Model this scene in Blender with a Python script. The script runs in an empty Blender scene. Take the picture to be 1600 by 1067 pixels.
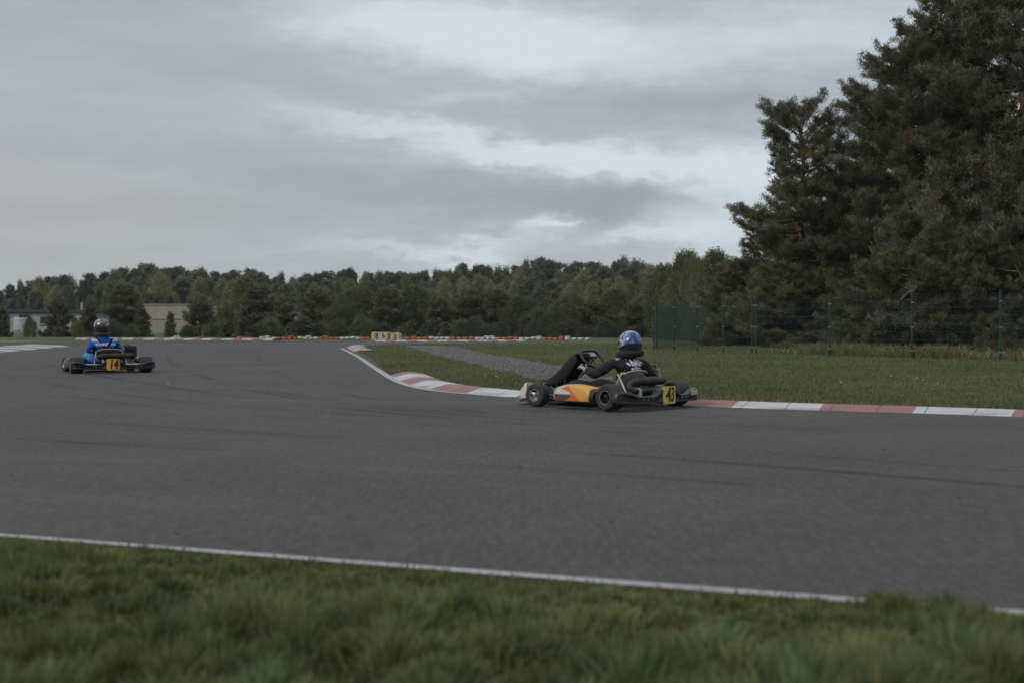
import bpy, bmesh, math, random
import numpy as np
from mathutils import Vector, Matrix, geometry

SC = bpy.context.scene
COL = SC.collection
R = math.radians
rng = np.random.default_rng(11)
random.seed(5)

# ------------------------------------------------------------------ camera numbers
FPX, CX, CY, HOR = 2222.2, 800.0, 533.5, 507.0
PITCH = math.atan((CY - HOR) / FPX)
CAMH = 1.0
FW = Vector((0, math.cos(PITCH), -math.sin(PITCH)))
UP = Vector((0, math.sin(PITCH), math.cos(PITCH)))


def hgt(y):                      # the circuit climbs a few centimetres towards the hairpin
    t = min(1.0, max(0.0, (y - 14.0) / 12.0))
    return 0.15 * t * t * (3 - 2 * t)


def hgt_np(y):
    t = np.clip((y - 14.0) / 12.0, 0, 1)
    return 0.15 * t * t * (3 - 2 * t)


def ray(u, v):
    return FW + Vector((1, 0, 0)) * ((u - CX) / FPX) + UP * (-(v - CY) / FPX)


def G(u, v):                     # ground point seen at photo pixel
    d = ray(u, v)
    z = 0.0
    for _ in range(40):
        t = (z - CAMH) / d.z
        z = 0.5 * z + 0.5 * hgt(t * d.y)
    return (t * d.x, t * d.y)


def at(u, v, y):                 # point at depth y
    d = ray(u, v)
    t = y / d.y
    return Vector((t * d.x, y, CAMH + t * d.z))


# ------------------------------------------------------------------ tagging
def tag(o, label=None, cat=None, group=None, kind=None):
    if label: o['label'] = label
    if cat: o['category'] = cat
    if group: o['group'] = group
    if kind: o['kind'] = kind
    return o


def empty(name, loc=(0, 0, 0), rz=0.0, parent=None):
    o = bpy.data.objects.new(name, None)
    o.empty_display_size = 0.2
    COL.objects.link(o)
    o.location = loc
    o.rotation_euler = (0, 0, rz)
    if parent: o.parent = parent
    return o


# ------------------------------------------------------------------ node helper
class NT:
    def __init__(s, tree):
        s.t = tree; s.n = tree.nodes; s.l = tree.links

    def put(s, sock, v):
        if isinstance(v, bpy.types.NodeSocket): s.l.new(v, sock)
        elif v is not None:
            if isinstance(v, (tuple, list)) and len(v) == 3 and sock.type == 'RGBA': v = (*v, 1)
            sock.default_value = v

    def node(s, typ, ins=None, **kw):
        n = s.n.new(typ)
        for k, v in kw.items(): setattr(n, k, v)
        for k, v in (ins or {}).items(): s.put(n.inputs[k], v)
        return n

    def m(s, op, a, b=None, c=None, clamp=False):
        n = s.n.new('ShaderNodeMath'); n.operation = op; n.use_clamp = clamp
        s.put(n.inputs[0], a)
        if b is not None: s.put(n.inputs[1], b)
        if c is not None: s.put(n.inputs[2], c)
        return n.outputs[0]

    def smooth(s, x, a, b):
        n = s.n.new('ShaderNodeMapRange'); n.interpolation_type = 'SMOOTHSTEP'
        s.put(n.inputs[0], x); n.inputs[1].default_value = a; n.inputs[2].default_value = b
        return n.outputs[0]

    def mix(s, f, a, b, typ='MIX'):
        n = s.n.new('ShaderNodeMix'); n.data_type = 'RGBA'; n.blend_type = typ
        s.put(n.inputs[0], f); s.put(n.inputs[6], a); s.put(n.inputs[7], b)
        return n.outputs[2]

    def noise(s, vec, scale, detail=4, rough=0.55, dist=0.0):
        n = s.n.new('ShaderNodeTexNoise')
        if vec is not None: s.l.new(vec, n.inputs['Vector'])
        n.inputs['Scale'].default_value = scale; n.inputs['Detail'].default_value = detail
        n.inputs['Roughness'].default_value = rough; n.inputs['Distortion'].default_value = dist
        return n.outputs[0]

    def mapping(s, vec, loc=(0, 0, 0), rot=(0, 0, 0), scale=(1, 1, 1)):
        n = s.n.new('ShaderNodeMapping'); s.l.new(vec, n.inputs[0])
        n.inputs[1].default_value = loc; n.inputs[2].default_value = rot; n.inputs[3].default_value = scale
        return n.outputs[0]

    def obj(s):
        return s.n.new('ShaderNodeTexCoord').outputs['Object']

    def pos(s):
        return s.n.new('ShaderNodeNewGeometry').outputs['Position']

    def sep(s, v):
        n = s.n.new('ShaderNodeSeparateXYZ'); s.l.new(v, n.inputs[0]); return n.outputs

    def comb(s, x, y, z):
        n = s.n.new('ShaderNodeCombineXYZ')
        for i, k in enumerate((x, y, z)): s.put(n.inputs[i], k)
        return n.outputs[0]


def new_mat(name):
    m = bpy.data.materials.new(name); m.use_nodes = True
    t = NT(m.node_tree)
    bsdf = m.node_tree.nodes['Principled BSDF']
    return m, t, bsdf


def mat(name, rgb, rough=0.6, metal=0.0, var=0.18, scale=9.0, bump=0.0, bscale=60.0, spec=0.4, coat=0.0):
    m, t, b = new_mat(name)
    p = t.obj()
    f = t.noise(p, scale, 5)
    lo = tuple(c * (1 - var) for c in rgb); hi = tuple(min(1, c * (1 + var)) for c in rgb)
    t.put(b.inputs['Base Color'], t.mix(t.smooth(f, 0.3, 0.7), lo, hi))
    t.put(b.inputs['Roughness'], t.m('ADD', rough - 0.08, t.m('MULTIPLY', f, 0.16), clamp=True))
    b.inputs['Metallic'].default_value = metal
    b.inputs['Specular IOR Level'].default_value = spec
    b.inputs['Coat Weight'].default_value = coat
    if bump:
        bn = t.node('ShaderNodeBump', {'Strength': bump, 'Distance': 0.01, 'Height': t.noise(p, bscale, 4)})
        t.put(b.inputs['Normal'], bn.outputs[0])
    return m


# ------------------------------------------------------------------ mesh building
def nrm(v):
    return v / (np.linalg.norm(v) + 1e-12)


class MB:
    def __init__(s):
        s.v = []; s.f = []; s.mi = []

    def add(s, vs, fs, mi=0):
        o = len(s.v)
        s.v += [tuple(map(float, p)) for p in vs]
        for f in fs:
            s.f.append(tuple(i + o for i in f)); s.mi.append(mi)
        return s

    def loft(s, rings, closed=True, caps=True, loop=False, mi=0):
        n = len(rings[0]); vs = [p for r in rings for p in r]; fs = []
        k = len(rings)
        for i in range(k if loop else k - 1):
            a = i * n; b = ((i + 1) % k) * n
            for j in range(n if closed else n - 1):
                j2 = (j + 1) % n
                fs.append((a + j, a + j2, b + j2, b + j))
        if caps and closed and not loop:
            fs.append(tuple(range(n))[::-1]); fs.append(tuple(range((k - 1) * n, k * n)))
        return s.add(vs, fs, mi)

    def tube(s, path, r, seg=8, smooth=0, closed=False, mi=0, flat=1.0):
        P = [np.array(p, float) for p in path]
        rr = list(r) if hasattr(r, '__len__') else [r] * len(P)
        for _ in range(smooth):
            Q = []; q = []
            n = len(P)
            if not closed: Q.append(P[0]); q.append(rr[0])
            for i in range(n if closed else n - 1):
                a, b = P[i], P[(i + 1) % n]; ra, rb = rr[i], rr[(i + 1) % n]
                Q += [a * .75 + b * .25, a * .25 + b * .75]; q += [ra * .75 + rb * .25, ra * .25 + rb * .75]
            if not closed: Q.append(P[-1]); q.append(rr[-1])
            P, rr = Q, q
        n = len(P); rings = []; ref = np.array((0.03, 0.05, 1.0))
        u = None
        for i in range(n):
            d = nrm(P[(i + 1) % n] - P[i - 1]) if (closed or 0 < i < n - 1) else nrm(P[min(i + 1, n - 1)] - P[max(i - 1, 0)])
            if u is None:
                u = nrm(np.cross(d, ref if abs(d[2]) < 0.9 else np.array((1.0, 0.03, 0))))
            u = nrm(u - d * np.dot(u, d)); w = np.cross(d, u)
            rings.append([P[i] + rr[i] * (math.cos(t) * u + flat * math.sin(t) * w) for t in np.linspace(0, 2 * math.pi, seg, endpoint=False)])
        return s.loft(rings, True, True, closed, mi)

    def lathe(s, prof, seg=24, M=None, closed=False, mi=0):   # prof: (radius, along) around local X axis
        rings = []
        for t in np.linspace(0, 2 * math.pi, seg, endpoint=False):
            ring = [Vector((a, r * math.cos(t), r * math.sin(t))) for r, a in prof]
            if M is not None: ring = [M @ p for p in ring]
            rings.append(ring)
        return s.loft(rings, closed, False, True, mi)

    def rbox(s, c, size, b=0.01, M=None, mi=0, taper=1.0):
        cx, cy, cz = c; hx, hy, hz = (k / 2 for k in size); b = min(b, hx * .9, hy * .9, hz * .9)
        rings = []
        for z, ins, tp in ((-hz, b, 1.0), (-hz + b, 0, 1.0), (hz - b, 0, taper), (hz, b, taper)):
            x1, y1 = hx * tp - ins, hy * tp - ins
            q = b if ins == 0 else b * .5
            ring = [(x1, -y1 + q), (x1, y1 - q), (x1 - q, y1), (-x1 + q, y1), (-x1, y1 - q), (-x1, -y1 + q), (-x1 + q, -y1), (x1 - q, -y1)]
            ring = [Vector((cx + x, cy + y, cz + z)) for x, y in ring]
            if M is not None: ring = [M @ p for p in ring]
            rings.append(ring)
        return s.loft(rings, mi=mi)

    def cyl(s, a, b, r, seg=12, mi=0, r2=None):
        return s.tube([a, b], [r, r if r2 is None else r2], seg, mi=mi)

    def mesh(s, name, mats, sharp=38):
        me = bpy.data.meshes.new(name)
        me.from_pydata(s.v, [], s.f)
        for m in (mats if isinstance(mats, (list, tuple)) else [mats]): me.materials.append(m)
        me.polygons.foreach_set('material_index', s.mi)
        bm = bmesh.new(); bm.from_mesh(me)
        bmesh.ops.recalc_face_normals(bm, faces=bm.faces)
        for f in bm.faces: f.smooth = True
        for e in bm.edges:
            if len(e.link_faces) == 2 and e.calc_face_angle(0) > R(sharp): e.smooth = False
        bm.to_mesh(me); bm.free()
        return me

    def build(s, name, mats, parent=None, loc=(0, 0, 0), sharp=38):
        o = bpy.data.objects.new(name, s.mesh(name, mats, sharp)); COL.objects.link(o)
        o.location = loc
        if parent: o.parent = parent
        return o


def np_mesh(name, V, F, mats, tint=None, mi=None, smooth=False):
    """V (n,3), F (m,4) quads"""
    me = bpy.data.meshes.new(name)
    k = F.shape[1]
    me.vertices.add(len(V)); me.vertices.foreach_set('co', np.ascontiguousarray(V, dtype=np.float32).ravel())
    me.loops.add(F.size); me.loops.foreach_set('vertex_index', np.ascontiguousarray(F, dtype=np.int32).ravel())
    me.polygons.add(len(F)); me.polygons.foreach_set('loop_start', np.arange(0, F.size, k, dtype=np.int32))
    for m in (mats if isinstance(mats, (list, tuple)) else [mats]): me.materials.append(m)
    if mi is not None: me.polygons.foreach_set('material_index', mi.astype(np.int32))
    if smooth: me.polygons.foreach_set('use_smooth', np.ones(len(F), dtype=bool))
    if tint is not None:
        a = me.attributes.new('tint', 'FLOAT_COLOR', 'POINT')
        c = np.ones((len(V), 4), np.float32); c[:, :3] = tint
        a.data.foreach_set('color', c.ravel())
    me.update(calc_edges=True)
    return me


def link(name, me, parent=None, loc=(0, 0, 0), rz=0.0, sc=1.0):
    o = bpy.data.objects.new(name, me); COL.objects.link(o)
    o.location = loc; o.rotation_euler = (0, 0, rz)
    o.scale = (sc, sc, sc) if not hasattr(sc, '__len__') else sc
    if parent: o.parent = parent
    return o


def kites(P, D, L, W, g=rng, bend=0.0):
    """leaf shaped quads: P base points, D unit long axes, L lengths, W widths"""
    n = len(P)
    ref = g.normal(size=(n, 3))
    S = np.cross(D, ref); S /= np.linalg.norm(S, axis=1, keepdims=True) + 1e-9
    L = np.broadcast_to(L, n)[:, None]; W = np.broadcast_to(W, n)[:, None]
    mid = P + D * L * 0.45
    V = np.stack([P, mid + S * W * .5, P + D * L, mid - S * W * .5], 1).reshape(-1, 3)
    F = np.arange(4 * n).reshape(n, 4)
    return V, F


def inside(px, py, poly):
    poly = np.asarray(poly); res = np.zeros(px.shape, bool); j = len(poly) - 1
    for i in range(len(poly)):
        xi, yi = poly[i]; xj, yj = poly[j]
        c = ((yi > py) != (yj > py)) & (px < (xj - xi) * (py - yi) / (yj - yi + 1e-12) + xi)
        res ^= c; j = i
    return res


def sheet(name, outline, m, dz, step=1.0):
    """flat ground polygon draped on the terrain profile"""
    pts = [Vector(p) for p in outline]
    n = len(pts); edges = [(i, (i + 1) % n) for i in range(n)]
    xs = [p.x for p in pts]; ys = [p.y for p in pts]
    gx = np.arange(min(xs), max(xs), step * 3); gy = np.arange(max(13.0, min(ys)), min(27.5, max(ys)), step)
    if len(gx) and len(gy):
        X, Y = np.meshgrid(gx, gy); X = X.ravel() + .013; Y = Y.ravel() + .017
        ok = inside(X, Y, [(p.x, p.y) for p in pts])
        pts += [Vector((a, b)) for a, b in zip(X[ok], Y[ok])]
    vs, _, fs, *_ = geometry.delaunay_2d_cdt(pts, edges, [list(range(n))], 1, 1e-5)
    me = bpy.data.meshes.new(name)
    me.from_pydata([(v.x, v.y, hgt(v.y) + dz) for v in vs], [], [tuple(f) for f in fs])
    me.materials.append(m)
    bm = bmesh.new(); bm.from_mesh(me)
    bmesh.ops.recalc_face_normals(bm, faces=bm.faces)
    if sum(f.normal.z for f in bm.faces) < 0: bmesh.ops.reverse_faces(bm, faces=bm.faces)
    bm.to_mesh(me); bm.free()
    o = link(name, me)
    return tag(o, kind='structure')


def dense(path, step=0.25):
    P = [np.array(p, float) for p in path]
    for _ in range(2):
        Q = [P[0]]
        for a, b in zip(P[:-1], P[1:]): Q += [a * .75 + b * .25, a * .25 + b * .75]
        P = Q + [P[-1]]
    P = np.array(P); d = np.r_[0, np.cumsum(np.linalg.norm(np.diff(P, axis=0), axis=1))]
    s = np.arange(0, d[-1], step)
    return np.c_[np.interp(s, d, P[:, 0]), np.interp(s, d, P[:, 1])], s


def normals2(P):
    T = np.gradient(P, axis=0); T /= np.linalg.norm(T, axis=1, keepdims=True)
    return np.c_[-T[:, 1], T[:, 0]]       # left of travel


def ribbon(name, path, l, r, m, dz):
    P, s = dense(path); N = normals2(P)
    A = P + N * l; B = P - N * r
    V = np.r_[np.c_[A, hgt_np(A[:, 1]) + dz], np.c_[B, hgt_np(B[:, 1]) + dz]]
    n = len(P); i = np.arange(n - 1)
    F = np.stack([i, i + n, i + n + 1, i + 1], 1)
    o = link(name, np_mesh(name, V, F, m))
    return tag(o, kind='structure')


def kerb(name, path, prof, stripe, mats, phase=0, depth_dir=1.0, step=None):
    """prof: list of (across, z) from the track side to the back; alternate mats every stripe metres"""
    P, s = dense(path, stripe / 8 if step is None else step); N = normals2(P) * depth_dir
    k = len(prof); n = len(P)
    V = np.zeros((n, k, 3))
    for j, (a, z) in enumerate(prof):
        q = P + N * a
        V[:, j, :2] = q; V[:, j, 2] = hgt_np(q[:, 1]) + z
    ii, jj = np.meshgrid(np.arange(n - 1), np.arange(k - 1), indexing='ij')
    a = ii * k + jj
    F = np.stack([a, a + 1, a + k + 1, a + k], -1).reshape(-1, 4)
    mi = (((s[:-1] / stripe + phase).astype(int)) % 2)
    mi = np.repeat(mi, k - 1)
    me = np_mesh(name, V.reshape(-1, 3), F, mats, mi=mi)
    at_ = me.attributes.new('run', 'FLOAT_VECTOR', 'POINT')
    rv = np.zeros((n, k, 3), np.float32); rv[:, :, 0] = s[:, None] + .3 + phase * stripe; rv[:, :, 1] = np.array([p_[0] for p_ in prof])[None]; rv[:, :, 2] = stripe / 2
    at_.data.foreach_set('vector', rv.ravel())
    return tag(link(name, me), kind='structure')

# ================================================================== WORLD, SUN, CAMERA
SUN_EL, SUN_AZ = R(32), R(-125)          # azimuth measured from +Y towards +X (behind the viewer, to the left)
w = bpy.data.worlds.new('World'); SC.world = w; w.use_nodes = True
t = NT(w.node_tree); t.n.clear()
gen = t.n.new('ShaderNodeTexCoord').outputs['Generated']
dx, dy, dz_ = t.sep(gen)
az = t.m('MULTIPLY', t.m('ARCTAN2', dx, dy), 22.22)
el = t.m('MULTIPLY', t.m('ARCSINE', dz_), 22.22)
base = t.comb(az, el, 0.0)
wa = t.m('MULTIPLY', t.m('SUBTRACT', t.noise(t.mapping(base, scale=(.55, 1.5, 1)), 1.0, 6, .6), .5), 1.9)
wb = t.m('MULTIPLY', t.m('SUBTRACT', t.noise(t.mapping(base, loc=(31, 7, 3), scale=(.6, 1.6, 1)), 1.0, 7, .62), .5), 1.0)
wc = t.m('MULTIPLY', t.m('SUBTRACT', t.noise(t.mapping(base, loc=(3, 17, 3), scale=(2.6, 6.5, 1)), 1.0, 6, .65), .5), .34)
U = t.m('ADD', az, t.m('ADD', wa, t.m('MULTIPLY', wc, 2.0))); V = t.m('ADD', t.m('ADD', el, wb), wc)
BLOBS = [(-0.4, 4.40, 2.7, .52, -.13, .98), (-2.4, 4.75, 1.0, .35, 0, .25), (-1.2, 2.92, 2.4, .20, -.15, .62), (1.6, 2.52, 2.3, .24, -.04, .78), (3.6, 2.3, .8, .5, 0, .35),
         (3.3, 1.7, 1.0, .9, 0, .45), (-1.7, 1.16, 1.8, .10, 0, .30), (-.7, 1.2, .8, .16, .05, .50), (.55, 1.52, .40, .10, .3, .75),
         (2.1, 1.40, 1.1, .13, .03, .48), (-7.0, 2.0, 1.5, .22, -.05, .22), (-5.6, 2.2, 1.8, .16, -.08, .20), (-7.2, 1.35, 1.6, .2, 0, .16),
         (4.6, 4.4, 2.6, .5, 0, .42), (2.8, 3.45, 2.2, .40, -.04, -.24), (-.5, 2.02, 4.0, .36, -.05, -.22), (2.0, 1.98, 1.2, .24, 0, -.30), (-5.0, 4.6, 3.0, .8, 0, -.06),
         (.6, 1.85, 1.2, .2, 0, -.10), (-5.5, 4.0, 4.0, 1.0, 0, -.04), (-4.6, 1.7, 2.2, .25, 0, -.10), (-4.6, 3.1, 2.0, .16, 0, .10), (-.6, 3.45, 1.2, .12, 0, .22)]
acc = 0.30
for (u0, v0, rx, ry, rot, amp) in BLOBS:
    a = t.m('SUBTRACT', U, u0); b_ = t.m('SUBTRACT', V, v0); c, s_ = math.cos(rot), math.sin(rot)
    x = t.m('DIVIDE', t.m('ADD', t.m('MULTIPLY', a, c), t.m('MULTIPLY', b_, s_)), rx)
    y = t.m('DIVIDE', t.m('SUBTRACT', t.m('MULTIPLY', b_, c), t.m('MULTIPLY', a, s_)), ry)
    q = t.m('ADD', t.m('MULTIPLY', x, x), t.m('MULTIPLY', y, y))
    acc = t.m('ADD', acc, t.m('MULTIPLY', t.m('EXPONENT', t.m('MULTIPLY', q, -1.0)), amp))
fine = t.noise(t.mapping(base, loc=(5, 2, 9), rot=(0, 0, .12), scale=(.9, 4.2, 1)), 1.0, 8, .62, .3)
mid = t.noise(t.mapping(base, loc=(15, 12, 9), scale=(.35, 1.3, 1)), 1.0, 5, .55)
acc = t.m('ADD', acc, t.m('MULTIPLY', t.m('SUBTRACT', fine, .5), t.m('ADD', .26, t.m('MULTIPLY', t.smooth(az, -4.0, 1.0), .22))))
acc = t.m('ADD', acc, t.m('MULTIPLY', t.m('SUBTRACT', mid, .5), .35), clamp=False)
cov = t.smooth(acc, -.20, 1.18)
cloud = t.mix(cov, (.350, .380, .408), (.715, .785, .850))
warm = t.m('MULTIPLY', t.smooth(t.m('MULTIPLY', az, -1.0), -1.0, 8.0), t.smooth(t.m('ABSOLUTE', t.m('SUBTRACT', el, 1.9)), 2.2, 0.0))
cloud = t.mix(t.m('MULTIPLY', warm, .60), cloud, (.42, .415, .415))
sky = t.node('ShaderNodeTexSky', sky_type='NISHITA', sun_disc=False, sun_elevation=SUN_EL, sun_rotation=SUN_AZ)
skyc = t.mix(1.0, sky.outputs[0], (.055, .055, .055), 'MULTIPLY')
mixd = t.mix(.90, skyc, cloud)
high = t.m('ADD', 1.0, t.m('MULTIPLY', t.smooth(el, 6.0, 24.0), .85))     # an overcast sky is brightest overhead
hi3 = t.comb(high, high, high)
fin = t.mix(1.0, mixd, hi3, 'MULTIPLY')
fin = t.mix(1.0, fin, (10, 10, 10), 'MULTIPLY')
bg = t.node('ShaderNodeBackground', {'Color': fin, 'Strength': 0.1})
wo = t.n.new('ShaderNodeOutputWorld'); t.l.new(bg.outputs[0], wo.inputs[0])

sd = bpy.data.lights.new('sun', 'SUN'); sd.energy = 1.4; sd.angle = R(16); sd.color = (1.0, .90, .78)
so = bpy.data.objects.new('sun', sd); COL.objects.link(so)
sv = Vector((math.sin(SUN_AZ) * math.cos(SUN_EL), math.cos(SUN_AZ) * math.cos(SUN_EL), math.sin(SUN_EL)))
so.rotation_euler = sv.to_track_quat('Z', 'Y').to_euler(); so.location = (0, 0, 30)

cd = bpy.data.cameras.new('camera'); cam = bpy.data.objects.new('camera', cd); COL.objects.link(cam)
cd.sensor_width = 36.0; cd.lens = FPX / 1600 * 36; cd.clip_end = 3000; cd.clip_start = .05
cam.location = (0, 0, CAMH); cam.rotation_euler = (R(90) - PITCH, 0, 0)
cd.dof.use_dof = True; cd.dof.focus_distance = 27.0; cd.dof.aperture_fstop = 2.5
SC.camera = cam
SC.view_settings.view_transform = 'Standard'; SC.view_settings.look = 'None'
SC.view_settings.exposure = 0.0; SC.view_settings.gamma = 1.0
SC.render.film_transparent = False
SC.cycles.use_denoising = True
SC.cycles.max_bounces = 6; SC.cycles.diffuse_bounces = 4; SC.cycles.glossy_bounces = 2
SC.cycles.transparent_max_bounces = 8; SC.cycles.transmission_bounces = 3

# ================================================================== GROUND MATERIALS
def grass_ground_mat():
    m, t, b = new_mat('mown_grass')
    p = t.pos()
    n1 = t.noise(p, .22, 4, .6); n2 = t.noise(t.mapping(p, scale=(1.6, .6, 1)), 2.2, 6, .7); n3 = t.noise(p, 38, 4, .7)
    c = t.mix(t.smooth(n1, .35, .68), (.078, .092, .050), (.105, .108, .066))
    c = t.mix(t.m('MULTIPLY', t.smooth(n2, .48, .75), .55), c, (.125, .108, .072))
    c = t.mix(t.m('MULTIPLY', t.smooth(n3, .55, .25), .55), c, (.036, .046, .024))
    t.put(b.inputs['Base Color'], c)
    b.inputs['Roughness'].default_value = .95; b.inputs['Specular IOR Level'].default_value = .12
    bn = t.node('ShaderNodeBump', {'Strength': .8, 'Distance': .05, 'Height': t.noise(p, 26, 5, .7)})
    t.put(b.inputs['Normal'], bn.outputs[0])
    return m


def asphalt_mat():
    m, t, b = new_mat('asphalt')
    p = t.pos()
    rot = t.mapping(p, rot=(0, 0, R(25)))           # along the racing line
    big = t.noise(p, .35, 5, .6)
    st = t.noise(t.mapping(rot, scale=(.10, 1.9, 1)), 1.0, 5, .65)
    st2 = t.noise(t.mapping(rot, loc=(8, 3, 0), scale=(.05, 6.5, 1)), 1.0, 4, .6)
    agg = t.noise(p, 95, 3, .75); agg2 = t.noise(p, 240, 2, .7)
    spots = t.node('ShaderNodeTexVoronoi', {'Vector': p, 'Scale': 60.0}).outputs[0]
    c = t.mix(t.smooth(big, .3, .72), (.045, .0410, .0395), (.069, .0635, .061))
    patch = t.noise(t.mapping(rot, loc=(2, 9, 0), scale=(.22, .8, 1)), 1.0, 6, .65)
    c = t.mix(t.m('MULTIPLY', t.smooth(patch, .52, .74), .45), c, (.128, .120, .114))
    c = t.mix(t.m('MULTIPLY', t.smooth(st, .52, .70), .55), c, (.048, .046, .046))
    c = t.mix(t.m('MULTIPLY', t.smooth(st2, .57, .68), .55), c, (.044, .044, .045))
    c = t.mix(t.m('MULTIPLY', t.smooth(agg, .50, .80), .65), c, (.21, .20, .19))
    c = t.mix(t.m('MULTIPLY', t.smooth(agg2, .52, .30), .50), c, (.035, .034, .034))
    c = t.mix(t.m('MULTIPLY', t.smooth(spots, .16, .05), .35), c, (.21, .20, .19))
    g5 = t.noise(t.mapping(p, scale=(1, .17, 1)), 26, 4, .7)
    c = t.mix(t.m('MULTIPLY', t.smooth(g5, .46, .70), .32), c, (.135, .128, .122))
    c = t.mix(t.m('MULTIPLY', t.smooth(g5, .54, .32), .32), c, (.036, .034, .034))
    g3 = t.noise(p, 24, 6, .8); g4 = t.noise(t.mapping(rot, scale=(.5, 1.6, 1)), 3.4, 6, .7)
    c = t.mix(t.m('MULTIPLY', t.smooth(g3, .40, .66), .40), c, (.128, .122, .116))
    c = t.mix(t.m('MULTIPLY', t.smooth(g3, .48, .30), .40), c, (.042, .040, .039))
    c = t.mix(t.m('MULTIPLY', t.smooth(g4, .50, .70), .30), c, (.054, .051, .050))
    t.put(b.inputs['Base Color'], c)
    t.put(b.inputs['Roughness'], t.m('ADD', .76, t.m('MULTIPLY', agg, .2), clamp=True))
    b.inputs['Specular IOR Level'].default_value = .28
    bn = t.node('ShaderNodeBump', {'Strength': .7, 'Distance': .008, 'Height': agg})
    t.put(b.inputs['Normal'], bn.outputs[0])
    return m


def paint_mat(name, rgb, dirt=(.10, .095, .09), wear=.45, rough=.7):
    m, t, b = new_mat(name)
    p = t.pos()
    rot = t.mapping(p, rot=(0, 0, R(27)))
    n = t.noise(rot, 7, 8, .7); s = t.noise(t.mapping(rot, scale=(.5, 9, 1)), 1.6, 6, .65); big = t.noise(p, 1.3, 4)
    c = t.mix(t.smooth(big, .3, .7), tuple(k * .86 for k in rgb), rgb)
    c = t.mix(t.m('MULTIPLY', t.smooth(n, .56, .78), wear), c, dirt)
    c = t.mix(t.m('MULTIPLY', t.smooth(s, .55, .72), wear * .8), c, tuple(k * .45 for k in rgb))
    rx_, ry_, rz_ = t.sep(t.node('ShaderNodeAttribute', attribute_name='run').outputs['Vector'])
    md = t.m('MODULO', rx_, t.m('MAXIMUM', rz_, .01)); jw = t.m('ADD', .008, t.m('MULTIPLY', t.noise(p, 30, 4), .010))
    jt = t.m('MULTIPLY', t.m('LESS_THAN', md, jw), t.m('GREATER_THAN', rz_, .001))            # joints between the cast blocks
    c = t.mix(t.m('MULTIPLY', jt, .75), c, (.055, .05, .045))
    tr_ = t.m('MULTIPLY', t.m('MULTIPLY', t.smooth(ry_, .26, .02), t.m('GREATER_THAN', rz_, .001)), t.smooth(t.noise(t.mapping(rot, scale=(.5, 3, 1)), 2.2, 5, .65), .42, .66))
    c = t.mix(t.m('MULTIPLY', tr_, .55), c, (.075, .07, .068))                                # rubber left by passing tyres
    ed = t.m('MULTIPLY', t.m('MULTIPLY', t.smooth(ry_, .40, .54), t.m('GREATER_THAN', rz_, .001)), t.smooth(t.noise(p, 6, 5, .7), .45, .62))
    c = t.mix(t.m('MULTIPLY', ed, .6), c, (.10, .09, .065))                                   # soil creeping in from the back
    t.put(b.inputs['Base Color'], c); b.inputs['Roughness'].default_value = rough
    b.inputs['Specular IOR Level'].default_value = .25
    bn = t.node('ShaderNodeBump', {'Strength': .25, 'Distance': .008, 'Height': t.noise(p, 45, 5, .7)})
    t.put(b.inputs['Normal'], bn.outputs[0])
    return m


def gravel_mat():
    m, t, b = new_mat('gravel')
    p = t.pos()
    v = t.node('ShaderNodeTexVoronoi', {'Vector': t.mapping(p, scale=(1, .8, 1)), 'Scale': 30.0})
    n = t.noise(p, 5, 6, .7)
    c = t.mix(t.sep(v.outputs['Color'])[0], (.080, .075, .073), (.165, .158, .154))
    c = t.mix(t.m('MULTIPLY', t.smooth(v.outputs[0], .35, .75), .6), c, (.04, .04, .04))
    c = t.mix(t.m('MULTIPLY', t.smooth(n, .48, .7), .5), c, (.105, .090, .066))
    t.put(b.inputs['Base Color'], c); b.inputs['Roughness'].default_value = .9
    b.inputs['Specular IOR Level'].default_value = .2
    bn = t.node('ShaderNodeBump', {'Strength': .9, 'Distance': .03, 'Height': t.m('SUBTRACT', 1.0, v.outputs[0])})
    t.put(b.inputs['Normal'], bn.outputs[0])
    return m


M_GRASS = grass_ground_mat(); M_ASPH = asphalt_mat(); M_GRAV = gravel_mat()
M_LINE = paint_mat('line_paint', (.36, .37, .37), wear=.9)
M_KW = paint_mat('kerb_white', (.47, .49, .50), wear=.40)
M_KR = paint_mat('kerb_red', (.285, .160, .148), (.31, .24, .23), wear=.45)
M_KG = paint_mat('kerb_grey', (.22, .21, .21), wear=.5)
M_DIRT = mat('worn_earth', (.095, .078, .058), .95, var=.45, scale=5, bump=.8, bscale=30)

# ================================================================== GROUND SHEETS
ys = np.unique(np.r_[np.arange(-60, 12, 6), np.arange(12, 28, .5), np.arange(28, 60, 4), np.arange(60, 300, 20), np.arange(300, 1000, 100)])
xs = np.unique(np.r_[np.arange(-800, -80, 80), np.arange(-80, 80, 8), np.arange(80, 801, 80)])
X, Y = np.meshgrid(xs, ys)
Vg = np.stack([X, Y, hgt_np(Y)], -1).reshape(-1, 3); k = len(xs)
i, j = np.meshgrid(np.arange(len(ys) - 1), np.arange(k - 1), indexing='ij'); a = i * k + j
tag(link('ground', np_mesh('ground', Vg, np.stack([a, a + 1, a + k + 1, a + k], -1).reshape(-1, 4), M_GRASS)), kind='structure')

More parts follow.
